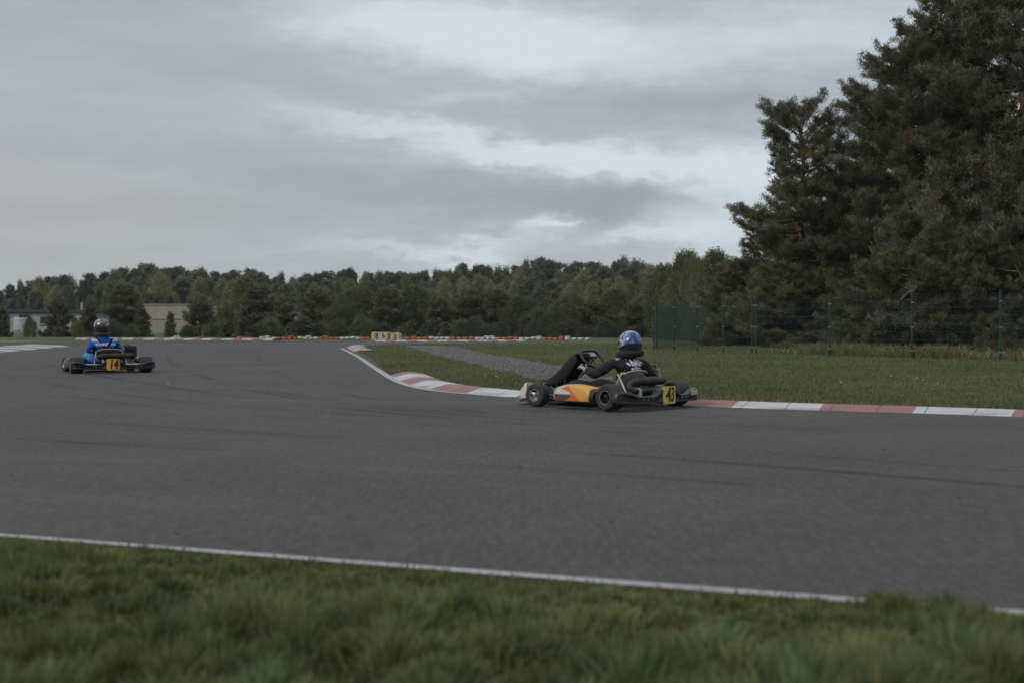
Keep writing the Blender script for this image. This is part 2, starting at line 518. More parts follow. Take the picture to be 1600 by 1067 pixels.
e0, e1 = np.array(G(0, 845)), np.array(G(1600, 969))        # near edge of the track
sl = (e1[1] - e0[1]) / (e1[0] - e0[0])
def near_edge(x): return e0[1] + sl * (np.asarray(x) - e0[0])
KERB_FRONT = [G(*p) for p in ((609, 586), (615, 590), (624, 594.5), (637, 600), (655, 604.5), (690, 610), (741, 615), (812, 621), (900, 625.5), (1000, 630), (1136, 636.5), (1270, 641), (1412, 645), (1558, 650), (1600, 651.5))]
kx, ky = KERB_FRONT[-1]; kdx, kdy = kx - KERB_FRONT[-3][0], ky - KERB_FRONT[-3][1]
KERB_FRONT += [(kx + kdx * q, ky + kdy * q) for q in (1, 2.5, 5)]
GRASS_EDGE = [G(*p) for p in ((900, 533.7), (800, 535.2), (700, 536.7), (640, 537.7), (600, 538.6), (574, 541), (560, 549.5), (574, 556), (589, 567.5), (599, 577), (608, 584.5))]
LEFT_KERB = [G(*p) for p in ((-60, 560), (0, 551), (55, 546), (110, 541))]
FAR_EDGE = [G(*p) for p in ((187, 538), (239, 536.8), (304, 536), (400, 535.4), (477, 535), (542, 534), (588, 533.5), (700, 533.4), (820, 533.2), (900, 532.9))]
xe = kx + kdx * 5
outline = [(-34, float(near_edge(-34))), (-46, 32), (-40, 40)] + LEFT_KERB + FAR_EDGE + GRASS_EDGE + KERB_FRONT + [(xe + 1, -1.0), (9, float(near_edge(9)))]
sheet('asphalt_track', outline, M_ASPH, .004)
ribbon('near_edge_line', [(-33.9, float(near_edge(-33.9))), (-10, float(near_edge(-10))), (0, float(near_edge(0))), (8.9, float(near_edge(8.9)))], .150, 0.0, M_LINE, .008)
WL = [G(*p) for p in ((533, 544.2), (541, 547.5), (552, 553.5), (564, 560), (580, 571.5), (599, 584), (613, 592.5), (628, 599.5), (645, 604.6), (668, 609), (700, 613), (741, 616.2), (812, 622))]
ribbon('infield_edge_line', WL, .06, .06, M_LINE, .008)
GRAVEL = [G(*p) for p in ((632, 541), (660, 539.7), (717, 542), (728, 546.5), (740, 549.7), (782, 556.5), (812, 561), (880, 574), (945, 588), (1000, 602), (985, 607), (900, 602), (820, 591), (797, 584), (754, 573), (705, 562), (668, 551.6), (645, 545))]
gp, _ = dense(GRAVEL + [GRAVEL[0]], .5)
gp = gp + rng.normal(size=gp.shape) * .07
sheet('gravel_trap', [tuple(p) for p in gp], M_GRAV, .006)
def skid_mat():
    m, t, b = new_mat('tyre_mark_rubber'); p = t.pos(); rot = t.mapping(p, rot=(0, 0, R(25)))
    b.inputs['Base Color'].default_value = (.026, .025, .026, 1); b.inputs['Roughness'].default_value = .7; b.inputs['Specular IOR Level'].default_value = .25
    f = t.m('MULTIPLY', t.smooth(t.noise(t.mapping(rot, scale=(.22, .7, 1)), 1.0, 5, .6), .38, .66), t.smooth(t.noise(t.mapping(rot, scale=(.6, 12, 1)), 2.0, 3, .6), .25, .60))
    t.put(b.inputs['Alpha'], t.m('MULTIPLY', f, .30))
    return m


M_SKID = skid_mat()
for kq, (pts_, wd) in enumerate((([(1700, 706), (1100, 675), (800, 661), (600, 651), (420, 640), (250, 625), (100, 604), (20, 590)], .13), ([(1700, 718), (1100, 686), (820, 671), (620, 662), (440, 652), (250, 638), (90, 617)], .11),
                                  ([(1700, 770), (1200, 728), (800, 700), (500, 683), (200, 664), (0, 650)], .14), ([(1700, 673), (1200, 655), (900, 645), (700, 636)], .12), ([(1700, 810), (1250, 764), (900, 738), (560, 716), (200, 696), (0, 684)], .13),
                                  ([(760, 645), (560, 622), (470, 600), (420, 580), (400, 560), (410, 548)], .16), ([(860, 658), (600, 640), (430, 618), (330, 596), (270, 572), (262, 556)], .16), ([(1000, 678), (600, 645), (300, 612), (120, 583), (60, 566)], .15),
                                  ([(1300, 672), (900, 655), (640, 640), (500, 624), (380, 604)], .10), ([(1650, 742), (1300, 715), (1000, 697), (760, 684)], .10))):
    ribbon('tyre_mark', [G(*q_) for q_ in pts_], wd / 2, wd / 2, M_SKID, .0055 + .0002 * kq)
# worn earth strip just behind the kerb
kp, ks = dense(KERB_FRONT, .35); kn = normals2(kp)
d0 = kp + kn * .45; wid = 1.0 + .45 * np.sin(ks * .8) + .3 * np.sin(ks * 2.3 + 1) + rng.normal(size=len(ks)) * .1
sel = np.arange(18, len(ks) - 2)
strip = [tuple(p) for p in d0[sel]] + [tuple(p) for p in (kp + kn * (.45 + np.maximum(wid, .3) * .62)[:, None])[sel][::-1]]
sheet('worn_earth_strip', strip, M_DIRT, .003)

PROF = [(0, .0), (.02, .008), (.22, .055), (.30, .062), (.52, .045), (.56, .04), (.57, -.02)]
kerb('apex_kerb', KERB_FRONT, PROF, 1.05, [M_KR, M_KW], phase=.35)
FK = [G(*p) for p in ((546, 540.6), (541, 543.2), (546, 546.0), (553, 549.6))]
kerb('far_apex_kerb', FK, [(0, .006), (.12, .03), (.4, .05), (.62, .05), (.63, -.02)], .42, [M_KW, M_KR], depth_dir=1)
LK = [G(*p) for p in ((-60, 560), (0, 551), (55, 546), (112, 541))]
kerb('left_kerb', LK, [(0, .006), (.25, .04), (1.5, .09), (1.52, -.02)], 1.5, [M_KW, M_KG], depth_dir=1)
FL = [G(*p) for p in ((118, 531.0), (180, 530.9), (260, 531), (330, 531.4), (428, 531.8))]
kerb('far_left_kerb', FL, [(0, 0), (.02, .06), (.5, .085), (.9, .085), (.91, -.02)], .62, [M_KW, M_KR])
FR = [G(*p) for p in ((586, 533.9), (640, 533.8), (700, 533.7), (760, 533.5), (822, 533.2))]
kerb('far_right_kerb', FR, [(0, 0), (.02, .035), (.5, .07), (.9, .07), (.91, -.02)], .52, [M_KW, M_KR])
ribbon('far_left_line', [G(-40, 533.2), G(0, 533.4), G(20, 533.5), G(66, 533.6)], .5, .9, M_LINE, .008)

# ================================================================== GRASS (uncountable)
def leaf_mat(name, rgb, var=.25, transl=.25, objvar=.0):
    m, t, b = new_mat(name)
    at_ = t.node('ShaderNodeAttribute', attribute_name='tint').outputs['Color']
    c = t.mix(1.0, at_, rgb, 'MULTIPLY')
    if objvar:
        rnd = t.n.new('ShaderNodeObjectInfo').outputs['Random']
        c = t.mix(rnd, t.mix(1.0, c, (1 - objvar, 1 - objvar * .9, 1 - objvar * .6), 'MULTIPLY'), t.mix(1.0, c, (1 + objvar * 1.1, 1 + objvar, 1 + objvar * .5), 'MULTIPLY'))
    t.put(b.inputs['Base Color'], c); b.inputs['Roughness'].default_value = .7
    b.inputs['Specular IOR Level'].default_value = .15
    tr = t.node('ShaderNodeBsdfTranslucent', {'Color': c})
    mx = t.node('ShaderNodeMixShader', {0: transl}); t.l.new(b.outputs[0], mx.inputs[1]); t.l.new(tr.outputs[0], mx.inputs[2])
    t.l.new(mx.outputs[0], m.node_tree.nodes['Material Output'].inputs[0])
    return m


def vnoise(x, y, s, seed=0):
    g = np.random.default_rng(seed); T = g.random((64, 64))
    x = x / s; y = y / s; xi = np.floor(x).astype(int); yi = np.floor(y).astype(int); fx = x - xi; fy = y - yi
    fx = fx * fx * (3 - 2 * fx); fy = fy * fy * (3 - 2 * fy)
    A = T[xi % 64, yi % 64]; B = T[(xi + 1) % 64, yi % 64]; C = T[xi % 64, (yi + 1) % 64]; D = T[(xi + 1) % 64, (yi + 1) % 64]
    return (A * (1 - fx) + B * fx) * (1 - fy) + (C * (1 - fx) + D * fx) * fy


def blades(name, P, L, W, lean, tint, m, ph=None):
    n = len(P)
    th = rng.random(n) * 2 * np.pi; ph = rng.random(n) * 2 * np.pi if ph is None else ph
    S = np.c_[np.cos(th), np.sin(th), np.zeros(n)]; D = np.c_[np.cos(ph), np.sin(ph), np.zeros(n)]
    L = np.broadcast_to(L, n)[:, None]; W = np.broadcast_to(W, n)[:, None]; lean = np.broadcast_to(lean, n)[:, None]
    up = np.array((0, 0, 1.0))
    mid = P + up * L * .6 + D * L * lean * .35; tip = P + up * L * (1 - .25 * lean) + D * L * lean
    V = np.stack([P - S * W * .5, P + S * W * .5, mid + S * W * .42, mid - S * W * .42, tip + S * W * .06, tip - S * W * .06], 1).reshape(-1, 3)
    b0 = np.arange(n)[:, None] * 6
    F = np.concatenate([b0 + np.array([[0, 1, 2, 3]]), b0 + np.array([[3, 2, 4, 5]])], 1).reshape(-1, 4)
    me = np_mesh(name, V, F, m, tint=np.repeat(tint, 6, 0))
    return tag(link(name, me), kind='stuff')


M_BLADE = leaf_mat('grass_blade', (.160, .178, .090), transl=.32)
M_LAWN = leaf_mat('lawn_blade', (.138, .164, .090), transl=.3)
# foreground verge: tussocks with hollows between them, over a thin short sward
K = 3300
ty = 2.3 + rng.random(K) ** .9 * 8.0; tx = (rng.random(K) * 2 - 1) * (.46 * ty + 1.1)
ok = ty < near_edge(tx) - .06; tx, ty = tx[ok], ty[ok]; K = len(tx)
big_ = vnoise(tx, ty, .75, 1)
tr = (.045 + .065 * rng.random(K)) * (.6 + .8 * big_); tl = (.050 + .085 * rng.random(K) ** 1.3) * (.45 + 1.0 * big_) * np.clip(.32 + (near_edge(tx) - ty) * .5 + .05 * np.clip((tx - .5) / 1.0, 0, 1) + .16 * np.clip((vnoise(tx + 40, ty * 0, .45, 51) - .58) * 4, 0, 1), .32, 1)
tcol = (.66 + .62 * rng.random((K, 1))) * np.where(rng.random((K, 1)) < .5, np.array([[.86, 1.0, .95]]), np.array([[1.06, 1.04, .86]]))
tcol[rng.random(K) < .03] *= np.array((1.25, 1.08, .98))
n_ = (110 + 260 * rng.random(K) * (.5 + big_)).astype(int); idx = np.repeat(np.arange(K), n_); N = len(idx)
ang = rng.random(N) * 2 * np.pi; rad_ = np.abs(rng.normal(size=N)) * .62
Xv = tx[idx] + np.cos(ang) * rad_ * tr[idx]; Yv = ty[idx] + np.sin(ang) * rad_ * tr[idx]
L = tl[idx] * (.55 + .6 * rng.random(N)) * np.clip(1.15 - .28 * rad_, .4, 1.2)
lean = np.clip(.10 + .50 * rad_ + .22 * rng.normal(size=N), .02, 1.1)
tn = tcol[idx] * (.70 + .6 * rng.random((N, 1))); dry = rng.random(N) < .05; tn[dry] *= np.array((1.6, 1.25, 1.0))
N2 = 150000
y2 = 2.3 + rng.random(N2) ** .9 * 8.0; x2 = (rng.random(N2) * 2 - 1) * (.46 * y2 + 1.1); ok = y2 < near_edge(x2) - .02 + .06 * (vnoise(x2, y2, .3, 3) - .4); x2, y2 = x2[ok], y2[ok]
t2 = (.45 + .5 * rng.random((len(x2), 1))) * np.ones((1, 3)); dry = rng.random(len(x2)) < .25; t2[dry] *= np.array((1.6, 1.2, 1.0))
Xa, Ya = np.r_[Xv, x2], np.r_[Yv, y2]
blades('verge_grass', np.c_[Xa, Ya, hgt_np(Ya)], np.r_[L, .02 + .04 * rng.random(len(x2))], .0042 + .003 * rng.random(len(Xa)), np.r_[lean, .2 + .8 * rng.random(len(x2))], np.r_[tn, t2], M_BLADE, ph=np.r_[ang + rng.normal(size=N) * .5, rng.random(len(x2)) * 6.283])
verge = [(-33, float(near_edge(-33)) - .05), (8.8, float(near_edge(8.8)) - .05), (8.8, -8), (-33, -8)]
sheet('verge_soil', verge, mat('verge_soil', (.040, .050, .024), 1.0, var=.5, scale=4, bump=.8, bscale=30, spec=.03), .002)
# infield
N = 900000
Yv = 12 * (1 / (1 - rng.random(N) * .85)) ** 1.15; Xv = (rng.random(N) * 1.65 - .60) * (.40 * Yv + .5)
poly = GRASS_EDGE + [tuple(p) for p in kp + kn * .60] + [(xe + 4, ky + kdy * 5 + 6), (60, 30), (60, 78), (10, 80)]
poly[len(GRASS_EDGE):len(GRASS_EDGE)] = []
ok = inside(Xv, Yv, poly) & ((Yv < 62))
gin = inside(Xv, Yv, [tuple(p) for p in gp]); ok &= ~(gin & (rng.random(N) < .985))
din = inside(Xv, Yv, strip); ok &= ~(din & (rng.random(N) < .62))
Xv, Yv, din = Xv[ok], Yv[ok], din[ok]
cl = vnoise(Xv, Yv, .9, 12) * .5 + vnoise(Xv, Yv, .3, 13) * .5
keep = rng.random(len(Xv)) < .35 + .65 * cl; Xv, Yv, cl, din = Xv[keep], Yv[keep], cl[keep], din[keep]
L = (.020 + .072 * cl ** 1.6) * (.6 + .7 * rng.random(len(Xv)))
tn = np.ones((len(Xv), 3)) * (.65 + .55 * rng.random((len(Xv), 1)))
dr = rng.random(len(Xv)) < np.where(din, .55, .10 + .35 * np.clip(vnoise(Xv, Yv, 1.6, 15) - .45, 0, 1)); tn[dr] *= np.array((1.6, 1.18, 1.02))
pat = vnoise(Xv, Yv, 3.2, 21)[:, None] * .6 + vnoise(Xv, Yv * .6, .9, 22)[:, None] * .4
tn *= np.array((.74, .84, .80)) * (1 - pat) + np.array((1.30, 1.18, 1.08)) * pat
blades('infield_grass', np.c_[Xv, Yv, hgt_np(Yv)], L, .0045 + Yv * .00022, .2 + .8 * rng.random(len(Xv)), tn, M_LAWN)
# pebbles standing proud in the gravel trap
N = 26000
lo, hi = gp.min(0), gp.max(0); q = lo + rng.random((N, 2)) * (hi - lo); q = q[inside(q[:, 0], q[:, 1], [tuple(p) for p in gp])]
s = (.009 + .022 * rng.random(len(q)) ** 2)[:, None]
O = np.array([(1, 0, 0), (0, 1, 0), (-1, 0, 0), (0, -1, 0), (0, 0, .8), (0, 0, -.5)])
jit = 1 + .35 * rng.normal(size=(len(q), 6, 3)) * .6
Vp = (np.c_[q, hgt_np(q[:, 1]) + .012][:, None, :] + O[None] * s[:, None, :] * jit).reshape(-1, 3)
T3 = np.array([(0, 1, 4), (1, 2, 4), (2, 3, 4), (3, 0, 4)])
Fp = (np.arange(len(q))[:, None, None] * 6 + T3[None]).reshape(-1, 3)
pm = leaf_mat('gravel_stone', (.135, .128, .124), transl=0.0)
tn = np.repeat(.5 + .9 * rng.random((len(q), 1)) * np.array((1, .98, .97)), 6, 0)
tag(link('gravel_stones', np_mesh('gravel_stones', Vp, Fp, pm, tint=tn)), kind='stuff')

# ================================================================== TREES
M_PINE = leaf_mat('pine_needle', (.126, .136, .086), transl=.36, objvar=.12)
M_LEAF = leaf_mat('leaf', (.140, .160, .104), transl=.40, objvar=.22)
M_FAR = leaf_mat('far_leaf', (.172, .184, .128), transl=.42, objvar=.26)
M_BARK = mat('pine_bark', (.090, .058, .042), .9, var=.5, scale=6, bump=.6, bscale=25)
M_BARKO = mat('orange_pine_bark', (.105, .060, .040), .9, var=.4, scale=6, bump=.5, bscale=25)
M_BARKG = mat('grey_bark', (.12, .11, .095), .9, var=.4, scale=6, bump=.5, bscale=25)


def wood_np(paths, seg=5):
    """paths: list of (points, radii) -> V, F"""
    Vs, Fs, o = [], [], 0
    for P, rr in paths:
        P = np.asarray(P, float); n = len(P)
        T = np.gradient(P, axis=0); T /= np.linalg.norm(T, axis=1, keepdims=True) + 1e-9
        ref = np.where(np.abs(T[:, 2:3]) > .85, np.array([[1., .1, 0]]), np.array([[.05, .1, 1.]]))
        A = np.cross(T, ref); A /= np.linalg.norm(A, axis=1, keepdims=True) + 1e-9; B = np.cross(T, A)
        th = np.linspace(0, 2 * np.pi, seg, endpoint=False)
        V = P[:, None] + np.asarray(rr)[:, None, None] * (A[:, None] * np.cos(th)[None, :, None] + B[:, None] * np.sin(th)[None, :, None])
        i, j = np.meshgrid(np.arange(n - 1), np.arange(seg), indexing='ij')
        F = np.stack([i * seg + j, i * seg + (j + 1) % seg, (i + 1) * seg + (j + 1) % seg, (i + 1) * seg + j], -1).reshape(-1, 4)
        Vs.append(V.reshape(-1, 3)); Fs.append(F + o); o += n * seg
    return np.concatenate(Vs), np.concatenate(Fs)


def tufts(C, A, n, L, W, spread, g, tint, clump=.08):
    """needle tufts: for every centre C with axis A, n needles fanning out"""
    k = len(C)
    Cn = np.repeat(C, n, 0) + g.normal(size=(k * n, 3)) * clump
    D = np.repeat(A, n, 0) + g.normal(size=(k * n, 3)) * spread
    D /= np.linalg.norm(D, axis=1, keepdims=True)
    V, F = kites(Cn, D, L * (.6 + .7 * g.random(k * n)), W, g)
    tt = np.repeat(np.repeat(tint, n, 0) * (.8 + .4 * g.random((k * n, 1))), 4, 0)
    return V, F, tt


def pine_meshes(seed, H, base, rad, limbs, prof, needles=34, up=.25, brown=.10, size=1.0, L=.145, W=.024, lean=0.0, spread=.72, clump=.06):
    g = np.random.default_rng(seed)
    zs = np.linspace(0, 1, 14)
    bx = np.cumsum(g.normal(size=14)) * .010 * H + lean * zs ** 2 * H; by = np.cumsum(g.normal(size=14)) * .010 * H
    trunk = np.c_[bx, by, zs * H]; r0 = .013 * H + .03
    paths = [(trunk, r0 * (1 - zs) ** .8 + .012)]
    C, A, Tn = [], [], []
    for i in range(limbs):
        u = (i + g.random()) / limbs
        tz = base + (1 - base) * (u ** .95) * .985
        p0 = np.array([np.interp(tz, zs, bx), np.interp(tz, zs, by), tz * H])
        a = i * 2.399 + g.normal() * .5
        ln = rad * prof(u) * (.62 + .55 * g.random())
        upk = (-.12 + .95 * u ** 1.6) + g.normal() * .12
        out = np.array([math.cos(a), math.sin(a), 0]); side = np.array([-math.sin(a), math.cos(a), 0])
        s = np.linspace(0, 1, 7)
        droop = -.10 * ln * np.sin(s * math.pi) * (1 - u) + .16 * ln * s ** 2.4
        wob = np.cumsum(g.normal(size=7)) * .035 * ln
        P = p0 + out * (ln * s)[:, None] + side * wob[:, None] + np.array([0, 0, 1.]) * (ln * s * upk + droop)[:, None]
        paths.append((P, (r0 * .34 * (1 - u * .6)) * (1 - s) ** .8 + .008))
        ns = max(3, int(ln * 6.5 * size))
        for q in range(ns):
            sp = .30 + .70 * (q + g.random()) / ns
            b = np.array([np.interp(sp, s, P[:, d]) for d in range(3)])
            sgn = 1 if q % 2 else -1
            tw = ln * .36 * (1.25 - sp) * (.5 + .8 * g.random()) + .10
            d = nrm(out * .75 + side * sgn * (.5 + .7 * g.random()) + np.array([0, 0, up + 1.1 * (g.random() - .25) + .25 * u]))
            e = b + d * tw
            if tw > .22: paths.append((np.array([b, (b + e) / 2 + g.normal(size=3) * .02, e]), np.array([.013, .010, .006])))
            m = 2 + int(tw * 5)
            for kk in range(m):
                f = (kk + 1) / m
                C.append(b + d * tw * f + g.normal(size=3) * .05); A.append(nrm(d * .7 + np.array([0, 0, .75]) + g.normal(size=3) * .25))
                br = .50 + 1.15 * g.random() ** 1.3
                tc = np.array([br, br, br * .95])
                if g.random() < brown: tc = np.array([2.1, 1.15, .62]) * (.6 + .4 * g.random())
                Tn.append(tc)
    # leader
    for q in range(10):
        C.append(trunk[-1] + g.normal(size=3) * .10 + np.array([0, 0, .05])); A.append(nrm(np.array([0, 0, 1]) + g.normal(size=3) * .4)); Tn.append(np.ones(3))
    C, A, Tn = np.array(C), np.array(A), np.array(Tn)
    V, F, tt = tufts(C, A, needles, L, W, spread, g, Tn, clump=clump)
    Vw, Fw = wood_np(paths)
    return V, F, tt, Vw, Fw, len(C)


def leafy_meshes(seed, H, rad, base, clumps, per, L, W, shape='round', colour=(1, 1, 1), cvar=.22, flat=.75, alt=None, altp=.0, limbs=14, cl=.22, fall=0.0):
    """broadleaf, spruce or bushy crown made of leaf clumps round limb ends"""
    g = np.random.default_rng(seed)
    zs = np.linspace(0, 1, 9)
    bx = np.cumsum(g.normal(size=9)) * .012 * H; by = np.cumsum(g.normal(size=9)) * .012 * H
    trunk = np.c_[bx, by, zs * H * .93]; r0 = .012 * H + .015
    paths = [(trunk, r0 * (1 - zs) + .008)]
    lobes = [(g.random() * 6.28, g.random(), .60 + .75 * g.random()) for _ in range(11)]
    C = np.zeros((clumps, 3)); A = np.zeros((clumps, 3)); tc = np.zeros((clumps, 3))
    for i in range(clumps):
        u = g.random() ** (.85)
        if shape == 'spruce': R_ = (1 - u) ** .85 * (1 + .22 * math.sin(u * 40 + seed)); u2 = u
        elif shape == 'birch': R_ = math.sin(math.pi * min(1, .12 + .88 * u) ** .75) ** .7 * .9; u2 = u
        elif shape == 'bush': R_ = math.sqrt(max(0, 1 - u * u)) * (.8 + .25 * g.random()); u2 = u * (.75 + .4 * g.random())
        else: R_ = math.sin(math.pi * min(1, .18 + .80 * u)) ** .6; u2 = u
        a = g.random() * 6.283
        k = 1.0
        for la, lu, ls in lobes:
            dd = (math.cos(a - la) - 1) * 2.2 - ((u - lu) * 3.2) ** 2
            k = max(k * .985, k + (ls - .85) * .95 * math.exp(dd))
        rr = R_ * rad * k * (.35 + .65 * g.random() ** .55)
        z = (base + (1 - base) * u2) * H
        C[i] = (rr * math.cos(a) + np.interp(u, zs, bx), rr * math.sin(a) + np.interp(u, zs, by), z + g.normal() * .03 * H)
        A[i] = nrm(np.array([math.cos(a) * .8, math.sin(a) * .8, .35 + .5 * u - fall]) + g.normal(size=3) * .3)
        f = (1 + cvar * g.normal())
        tc[i] = np.array(alt if (alt is not None and g.random() < altp) else colour) * np.clip(f, .45, 1.6)
        if i < limbs:
            p0 = trunk[min(8, int(8 * max(.05, min(.9, (base + (1 - base) * u2) * .8))))]
            mid = (p0 + C[i]) / 2 + np.array([0, 0, -.03 * H]) + g.normal(size=3) * .02 * H
            paths.append((np.array([p0, mid, C[i]]), np.array([r0 * .38, r0 * .22, .006])))
    V, F, tt = tufts(C, A, per, L, W, .85, g, tc, clump=cl)
    Vw, Fw = wood_np(paths)
    return V, F, tt, Vw, Fw, clumps


def tree_pair(res, name, mats):
    V, F, tt, Vw, Fw, n = res
    a = np_mesh(name + '_crown', V, F, mats[0], tint=tt)
    b = np_mesh(name + '_trunk', Vw, Fw, mats[1], smooth=True)
    return a, b


def tree_single(res, name, mats):
    V, F, tt, Vw, Fw, n = res
    VV = np.r_[V, Vw]; FF = np.r_[F, Fw + len(V)]
    return np_mesh(name, VV, FF, mats, tint=np.r_[tt, np.ones((len(Vw), 3))], mi=np.r_[np.zeros(len(F)), np.ones(len(Fw))])


def plant_tree(name, pair, loc, rz, sc, label, cat, group=None):
    e = empty(name, loc, rz); e.scale = sc if hasattr(sc, '__len__') else (sc, sc, sc)
    tag(e, label, cat, group)
    c = link('crown', pair[0], e); link('trunk', pair[1], e)
    return e


# ---- big Scots pines behind the fence
roundp = lambda u: math.sin(math.pi * min(1, .25 + .72 * u)) ** .7
tallp = lambda u: (.72 + .28 * math.sin(u * 9)) * math.sin(math.pi * min(1, .30 + .66 * u)) ** .6
conep = lambda u: (.92 + .14 * math.sin(u * 17)) * (.40 + .66 * (1 - u) ** .8)
skirt = lambda u: (1 - u) ** .55 + .08
PA = tree_pair(pine_meshes(21, 9.7, .08, 2.75, 104, conep, needles=42, brown=.03, size=.95), 'pine_slim', [M_PINE, M_BARKO])
PB = tree_pair(pine_meshes(22, 12.0, .08, 3.3, 120, roundp, needles=40, brown=.05), 'pine_broad', [M_PINE, M_BARKO])
PC = tree_pair(pine_meshes(23, 13.0, .10, 3.6, 120, tallp, needles=40, brown=.05, lean=.03), 'pine_tall', [M_PINE, M_BARKO])
PE = tree_pair(pine_meshes(24, 4.8, .02, 2.7, 78, skirt, needles=40, brown=.04, up=.1), 'pine_low', [M_PINE, M_BARK])


def height_at(vtop, y):
    return at(800, vtop, y).z - hgt(y)


def pine(pair, h0, u, y, vtop, rz, label, wide=1.0, name='pine_tree'):
    p = at(u, 507, y); h = height_at(vtop, y) / h0
    return plant_tree(name, pair, (p.x, y, hgt(y) - .02), rz, (h * wide, h * wide, h), label, 'pine tree', 'big pines behind the green fence')


pine(PA, 9.7, 1268, 54.0, 172, .4, 'slim pine with a ragged top, first tall pine at the open sky', 1.12)
pine(PB, 12.0, 1402, 53.0, 88, 1.2, 'broad dense pine with a rounded shoulder, second tall pine from the open sky', 1.02)
pine(PC, 13.0, 1512, 52.5, -10, 2.5, 'very tall pine rising to the top edge beside the rounded pine', 1.0)
pine(PB, 12.0, 1610, 50.0, -85, 3.9, 'tallest dark pine cut off by the right edge of the picture', 1.1)
pine(PC, 13.0, 1745, 50.0, -60, .9, 'tall pine standing outside the right edge beyond the tallest one', 1.1)
pine(PA, 9.7, 1342, 58.0, 275, 2.1, 'thin pine filling the gap behind the slim and the broad pine', 1.1)
pine(PB, 12.0, 1462, 57.0, 60, 4.4, 'dark pine half hidden behind the broad and the very tall pine', 1.1)
pine(PA, 9.7, 1188, 57.0, 345, 5.2, 'shorter pine at the left flank of the slim pine', 1.45)
pine(PE, 4.8, 1432, 47.0, 345, .3, 'low bushy pine with drooping skirts in front of the broad pine', 1.0)
pine(PE, 4.8, 1545, 45.6, 372, 2.2, 'low bushy pine pressing against the fence near the right edge', .95)
pine(PE, 4.8, 1345, 49.5, 440, 4.1, 'small dark pine tucked behind the middle fence panel', 1.2)
pine(PE, 4.8, 1235, 53.5, 420, 5.5, 'low dark pine at the foot of the slim pine', 1.25)
pine(PE, 4.8, 1160, 58.0, 415, 1.5, 'low dark pine at the left end of the pine wood', 1.1)
pine(PE, 4.8, 1655, 46.0, 400, 3.3, 'low bushy pine outside the right edge by the fence', 1.1)
pine(PE, 4.8, 1285, 57.0, 330, 2.9, 'middle sized pine in shade between the slim and the broad pine', 1.0)
pine(PE, 4.8, 1500, 50.0, 250, 5.0, 'middle sized bushy pine in front of the very tall pine', .85)
pine(PE, 4.8, 1600, 48.0, 250, 0.9, 'middle sized bushy pine in front of the tallest pine', .8)


# ---- dead pale limbs that show in front of the pines
def limb(pts, r, label):
    mb = MB(); mb.tube(pts, [r * (1 - .8 * i / (len(pts) - 1)) for i in range(len(pts))], 6, smooth=2)
    return mb


M_DEAD = mat('dead_wood', (.15, .11, .085), .9, var=.3, scale=8)
g_ = np.random.default_rng(3)
for lab, pts in (('bare brown branch reaching out of the pines near the right edge', [(1545, 352, 46), (1562, 372, 45.6), (1575, 398, 45.3), (1592, 424, 45.0), (1600, 440, 44.9)]),
                 ('bare grey branch stretching sideways across the dark of the broad pine', [(1470, 398, 48), (1500, 380, 47.8), (1520, 366, 47.6), (1556, 362, 47.4), (1574, 352, 47.2)]),
                 ('broken bare branch at the edge of the low bushy pine', [(1408, 468, 45.6), (1420, 456, 45.4), (1432, 450, 45.3), (1442, 440, 45.2)])):
    q = [at(*p) for p in pts]; o0 = q[0].copy(); q = [p - o0 for p in q]
    mb = limb(q, .028, lab)
    for _ in range(3):
        k_ = int(g_.integers(1, len(q) - 1)); e_ = q[k_] + Vector(g_.normal(size=3)) * .25 + Vector((0, 0, .25))
        mb.tube([q[k_], (q[k_] + e_) / 2 + Vector((0, 0, -.05)), e_], [.018, .012, .005], 5, smooth=1)
    tag(mb.build('dead_branch', M_DEAD, None, o0), lab, 'branch')

# ---- middle distance trees (behind the tyre row)
YP1 = tree_pair(pine_meshes(41, 3.0, .02, 1.30, 66, lambda u: (1 - u) ** .5 * (.8 + .3 * math.sin(u * 21)) + .12, needles=20, L=.17, W=.040, size=1.5, brown=.03), 'young_pine_a', [M_PINE, M_BARK])
YP2 = tree_pair(pine_meshes(42, 3.0, .02, 1.15, 70, lambda u: (1 - u) ** .7 * (.85 + .25 * math.sin(u * 26)) + .10, needles=20, L=.16, W=.040, size=1.6, brown=.03), 'young_pine_b', [M_PINE, M_BARK])
BU = tree_pair(leafy_meshes(33, 2.0, 1.2, .02, 480, 22, .14, .04, 'bush', (.85, .88, .75), alt=(1.1, 1.0, .7), altp=.25, cl=.10, limbs=24), 'bush', [M_LEAF, M_BARKG])
BR = tree_pair(leafy_meshes(34, 4.0, 1.0, .08, 560, 20, .15, .05, 'birch', (1.12, 1.05, .72), alt=(1.7, 1.3, .55), altp=.15, cl=.12, fall=.3, limbs=24), 'birch', [M_LEAF, M_BARKG])
YB_ = tree_pair(leafy_meshes(38, 2.0, 1.15, .01, 480, 22, .14, .035, 'bush', (.60, .68, .58), alt=(.8, .84, .62), altp=.25, cl=.10, limbs=24), 'dark_bush', [M_LEAF, M_BARK])
SP = tree_pair(pine_meshes(43, 2.0, .02, .66, 60, lambda u: (1 - u) ** .9 * (.85 + .3 * math.sin(u * 30)) + .05, needles=18, L=.12, W=.032, size=2.2, brown=0, up=.05), 'young_spruce', [M_PINE, M_BARK])
OK_ = tree_pair(leafy_meshes(36, 5.0, 1.9, .06, 800, 24, .17, .07, 'round', (.76, .78, .58), alt=(1.05, .98, .66), altp=.2, cl=.16, limbs=40), 'oak', [M_LEAF, M_BARKG])
AU = tree_pair(leafy_meshes(37, 4.5, 1.4, .15, 260, 9, .12, .045, 'birch', (1.20, .92, .66), alt=(.95, .92, .72), altp=.4, cl=.20, limbs=90), 'thin_birch', [M_LEAF, M_BARKG])
